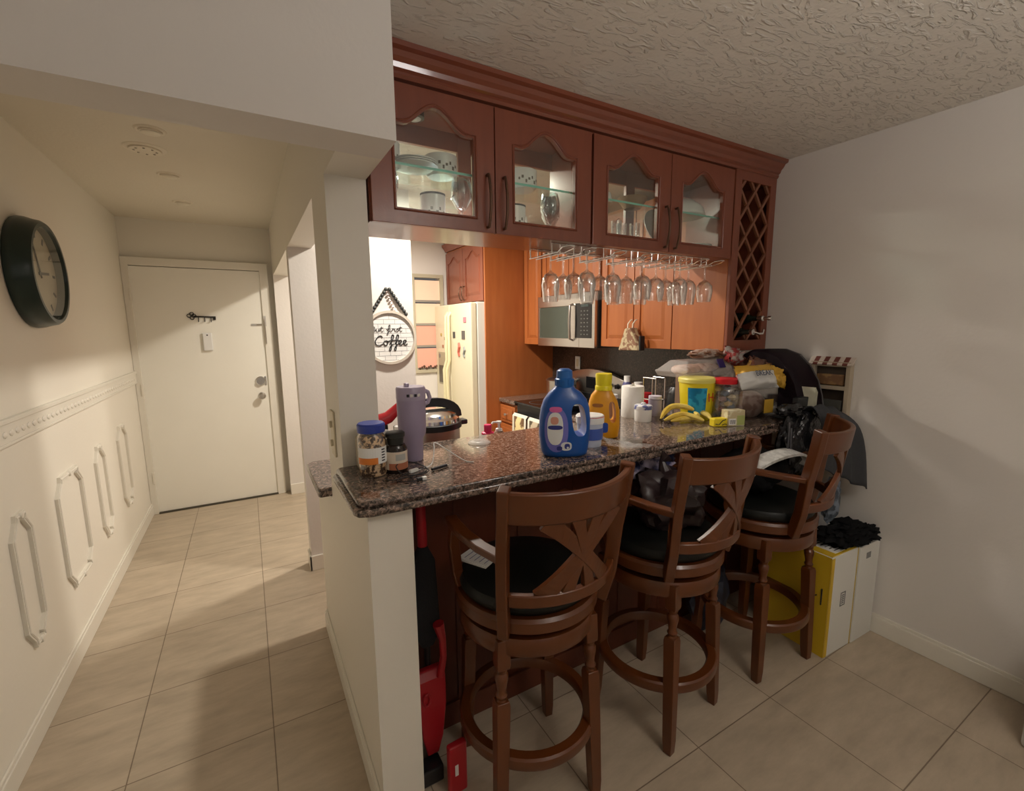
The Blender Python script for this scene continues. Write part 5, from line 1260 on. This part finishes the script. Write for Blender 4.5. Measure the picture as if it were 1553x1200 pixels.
# clear bin with pink bread
t = thing('food_bin', 'clear plastic food bin with pinkish contents on counter', 'container', (2.215, 1.40, CT), -.12)
b = B(); plate(b, [(-.125, -.07), (.125, -.07), (.125, .07), (-.125, .07)], [[(-.120, -.065), (.120, -.065), (.120, .065), (-.120, .065)]], 0, .155, 'xy'); box(b, -.12, .12, -.065, .065, 0, .004); obj('bin', b, CLEARP, t, bev=.006, seg=3)
b = B(); blob(b, (0, 0, .07), (.106, .058, .070), 51, .12, 3, 3, flat=.005); obj('pink_food', b, mat('pink_food', (.42, .25, .20), .5, color2=(.58, .42, .37), nscale=20), t, smooth=True)
obj('yellow_sticker', bx(.03, .095, -.0715, -.070, .03, .10), mat('sticker_gold', (.50, .30, .03), .5), t, bev=.001)
obj('lid', bx(-.128, .128, -.073, .073, .155, .163), FOGP, t, bev=.003)
# candy bags on the bin
WB = mat('white_brown_foil', (.62, .62, .60), .3); GOLD = mat('gold_foil', (.62, .36, .04), .25, .3); BRN = mat('brown_foil', (.10, .035, .02), .3)
t = thing('breakfast_bag', 'white snack bag with yellow band and dark word BREAK', 'bag', (2.19, 1.35, CT+.1635))
b = B(); pillow(b, (0, 0, .055), .27, .125, .075, E3(PI/2-.45, 0, -.08), 2, .012, mi=0, mi2=1); obj('bag', b, [WB, GOLD], t)
text('word', 'BREAK', .040, mat('word_blue', (.05, .07, .12), .5), t, (-.015, -.049, .078), (PI/2-.45, 0, -.08))
t = thing('gold_candy_bag', 'gold and brown foil candy bag beside the BREAK bag', 'bag', (2.345, 1.36, CT+.165))
b = B(); pillow(b, (0, -.02, .045), .12, .11, .05, E3(PI/2-.5, .35, -.1), 5, .018); obj('bag', b, GOLD, t)
b = B(); pillow(b, (-.02, .045, .075), .17, .12, .05, E3(PI/2-.3, .3, .1), 9, .02); obj('brown_wrapper', b, BRN, t)
# back row support: clear pastry boxes
t = thing('pastry_box', 'clear clamshell of pastries on top of the back box', 'container', (2.13, 1.66, CT+.205))
b = B(); loft(b, [[(-.19, -.10, 0), (.19, -.10, 0), (.19, .10, 0), (-.19, .10, 0)], [(-.205, -.11, .03), (.205, -.11, .03), (.205, .11, .03), (-.205, .11, .03)], [(-.195, -.10, .035), (.195, -.10, .035), (.195, .10, .035), (-.195, .10, .035)], [(-.14, -.06, .085), (.14, -.06, .085), (.14, .06, .085), (-.14, .06, .085)]])
obj('shell', b, FROST, t, bev=.006)
for i in range(6):
    b = B(); blob(b, (-.13+.05*i, .0, .036), (.036, .055, .026), i, .2, 3, 2); obj('pastry', b, mat('pastry', (.50, .28, .20), .6, color2=(.68, .50, .42), nscale=14), t, smooth=True)
obj('price_label', (lambda b: (box(b, .06, .11, -.004, .0, -.02, .03, M=Matrix.Translation((0, -.093, .06)) @ Matrix.Rotation(-.5, 4, 'X')), b)[1])(B()), mat('label_navy', (.03, .02, .14), .5), t)
t = thing('cereal_box', 'dark food carton supporting the pastry clamshell', 'box', (2.16, 1.68, CT))
obj('box', bx(-.06, .16, -.075, .09, 0, .204), mat('brown_carton', (.22, .13, .08), .6), t, bev=.002)
t = thing('bread_bag', 'bag of bread slices with white and brown wrapper on pile top', 'bag', (2.22, 1.665, CT+.291))
b = B(); blob(b, (-.0, 0, .026), (.13, .06, .026), 71, .25, 3, 4); obj('bread', b, mat('bread_wrap', (.60, .50, .44), .35, color2=(.24, .12, .07), nscale=22, var=.3), t, smooth=True)
b = B(); pillow(b, (.16, -.02, .012), .13, .11, .05, E3(.5, 0, .2), 15, .014); obj('yellow_wrapper', b, mat('yellow_wrapper', (.62, .45, .10), .35, color2=(.45, .24, .10), nscale=14), t)
t = thing('snack_pouch', 'white and red crinkled snack pouch at top right of pile', 'bag', (2.325, 1.59, CT))
b = B(); blob(b, (-.02, .02, .13), (.10, .07, .15), 81, .2, 2.5, 3, flat=0); obj('pouch', b, mat('clear_grey_wrap', (.28, .25, .23), .3, color2=(.5, .46, .42), nscale=12), t, smooth=True)
b = B(); pillow(b, (.0, -.02, .30), .16, .10, .06, E3(PI/2-.5, .3, .2), 17, .03); obj('red_wrap', b, mat('red_white_wrap', (.55, .50, .46), .3, color2=(.30, .03, .03), nscale=20, var=.2), t)
b = B(); pillow(b, (.07, -.03, .24), .14, .10, .06, E3(PI/2-.5, .6, .2), 19, .025); obj('brown_wrap', b, BRN, t)
# papers and white bag
t = thing('gold_wrapper', 'small gold and brown candy pack leaning on right of pile', 'bag', (2.365, 1.47, CT+.20))
b = B(); pillow(b, (0, 0, .045), .11, .10, .045, E3(PI/2-.4, .6, -.3), 23, .02, mi=0, mi2=1); obj('wrapper', b, [mat('tan_wrapper', (.50, .30, .08), .35, color2=(.20, .09, .04), nscale=16), BRN], t)
t = thing('upright_papers', 'thin upright cream folders beside the clear food bin', 'papers', (2.435, 1.245, CT), .15)
for i in range(4): obj('sheet', (lambda b: (box(b, -.0015, .0015, -.05, .05, 0, .16-.008*i, M=Matrix.Translation((.010*i, 0, 0)) @ Matrix.Rotation(.08, 4, 'Y')), b)[1])(B()), mat('cream_paper', (.55, .54, .42), .7), t)
t = thing('tissue_bag', 'white crumpled plastic bag between bin and folders', 'bag', (2.385, 1.28, CT))
b = B(); blob(b, (0, 0, .03), (.035, .035, .035), 91, .5, 4, 3, flat=0); obj('bag', b, mat('white_crumple', (.70, .70, .70), .5), t, smooth=True)
# black dome bag
t = thing('black_tote', 'large black rounded bag standing on counter end by wall', 'bag', (2.518, 1.40, CT))
def tl(x, k):
    P = [(-.170, 0), (-.172, .03), (-.160, .10), (-.135, .18), (-.09, .255), (-.03, .315), (.05, .342), (.13, .340), (.19, .31), (.21, .22), (.215, .08), (.215, 0)]
    return [(x, .02+(y-.02)*k, z*(1-(1-k)*.4)) for y, z in P]
b = B(); loft(b, [tl(-.11, .9), tl(-.095, .97), tl(-.06, 1), tl(.06, 1), tl(.09, .975), tl(.102, .93)]); obj('shell', b, mat('plum_black', (.009, .004, .007), .6, spec=.15), t, smooth=True)
b = B(); tube(b, [(x+.003, y, z) for x, y, z in tl(.0995, .965)], .0035, 6); obj('piping', b, mat('grey_piping', (.12, .11, .11), .5), t)
t = thing('dark_box', 'dark plastic box at the base of the black rounded bag', 'box', (2.40, 1.225, CT))
obj('box', bx(-.045, .10, -.0, .03, 0, .11), mat('slate_plastic', (.02, .022, .025), .4), t, bev=.004)
# toy shop decoration on wall
t = thing('shelf_house', 'small wooden shop-front decoration with striped awning by wall', 'decoration', (2.628, 1.17, CT), 0)
b = B(); plate(b, [(-.04, .0), (.15, .0), (.15, .28), (-.04, .28)], [[(-.02, .02), (-.02, .135), (.13, .135), (.13, .02)], [(-.02, .155), (-.02, .255), (.13, .255), (.13, .155)]], 0, .04, 'yz'); obj('frame', b, mat('cream_wood', (.45, .38, .28), .6), t, bev=.002)
obj('back_board', bx(.030, .040, -.038, .148, .002, .278), mat('dark_window_board', (.05, .035, .025), .5), t)
b = B(); box(b, .004, .028, -.01, .12, .158, .215); obj('brown_goods', b, mat('tan_goods', (.28, .16, .06), .7, color2=(.18, .09, .04), nscale=18), t, bev=.006)
b = B(); box(b, .006, .028, -.01, .11, .02, .08); obj('grey_goods', b, mat('slate_goods', (.08, .08, .07), .6), t, bev=.004)
b = B()
for i in range(9):
    y0 = -.05+i*.0235; loft(b, [[(-.008, y0, .268), (-.008, y0+.0235, .268), (-.006, y0+.0235, .262), (-.006, y0, .262)], [(.03, y0, .305), (.03, y0+.0235, .305), (.03, y0+.0235, .295), (.03, y0, .295)]], mi=i % 2)
obj('awning', b, [mat('awning_cream', (.62, .55, .48), .6), mat('awning_brown', (.16, .04, .03), .6)], t)
# kitchen counter microitems near the wall opening
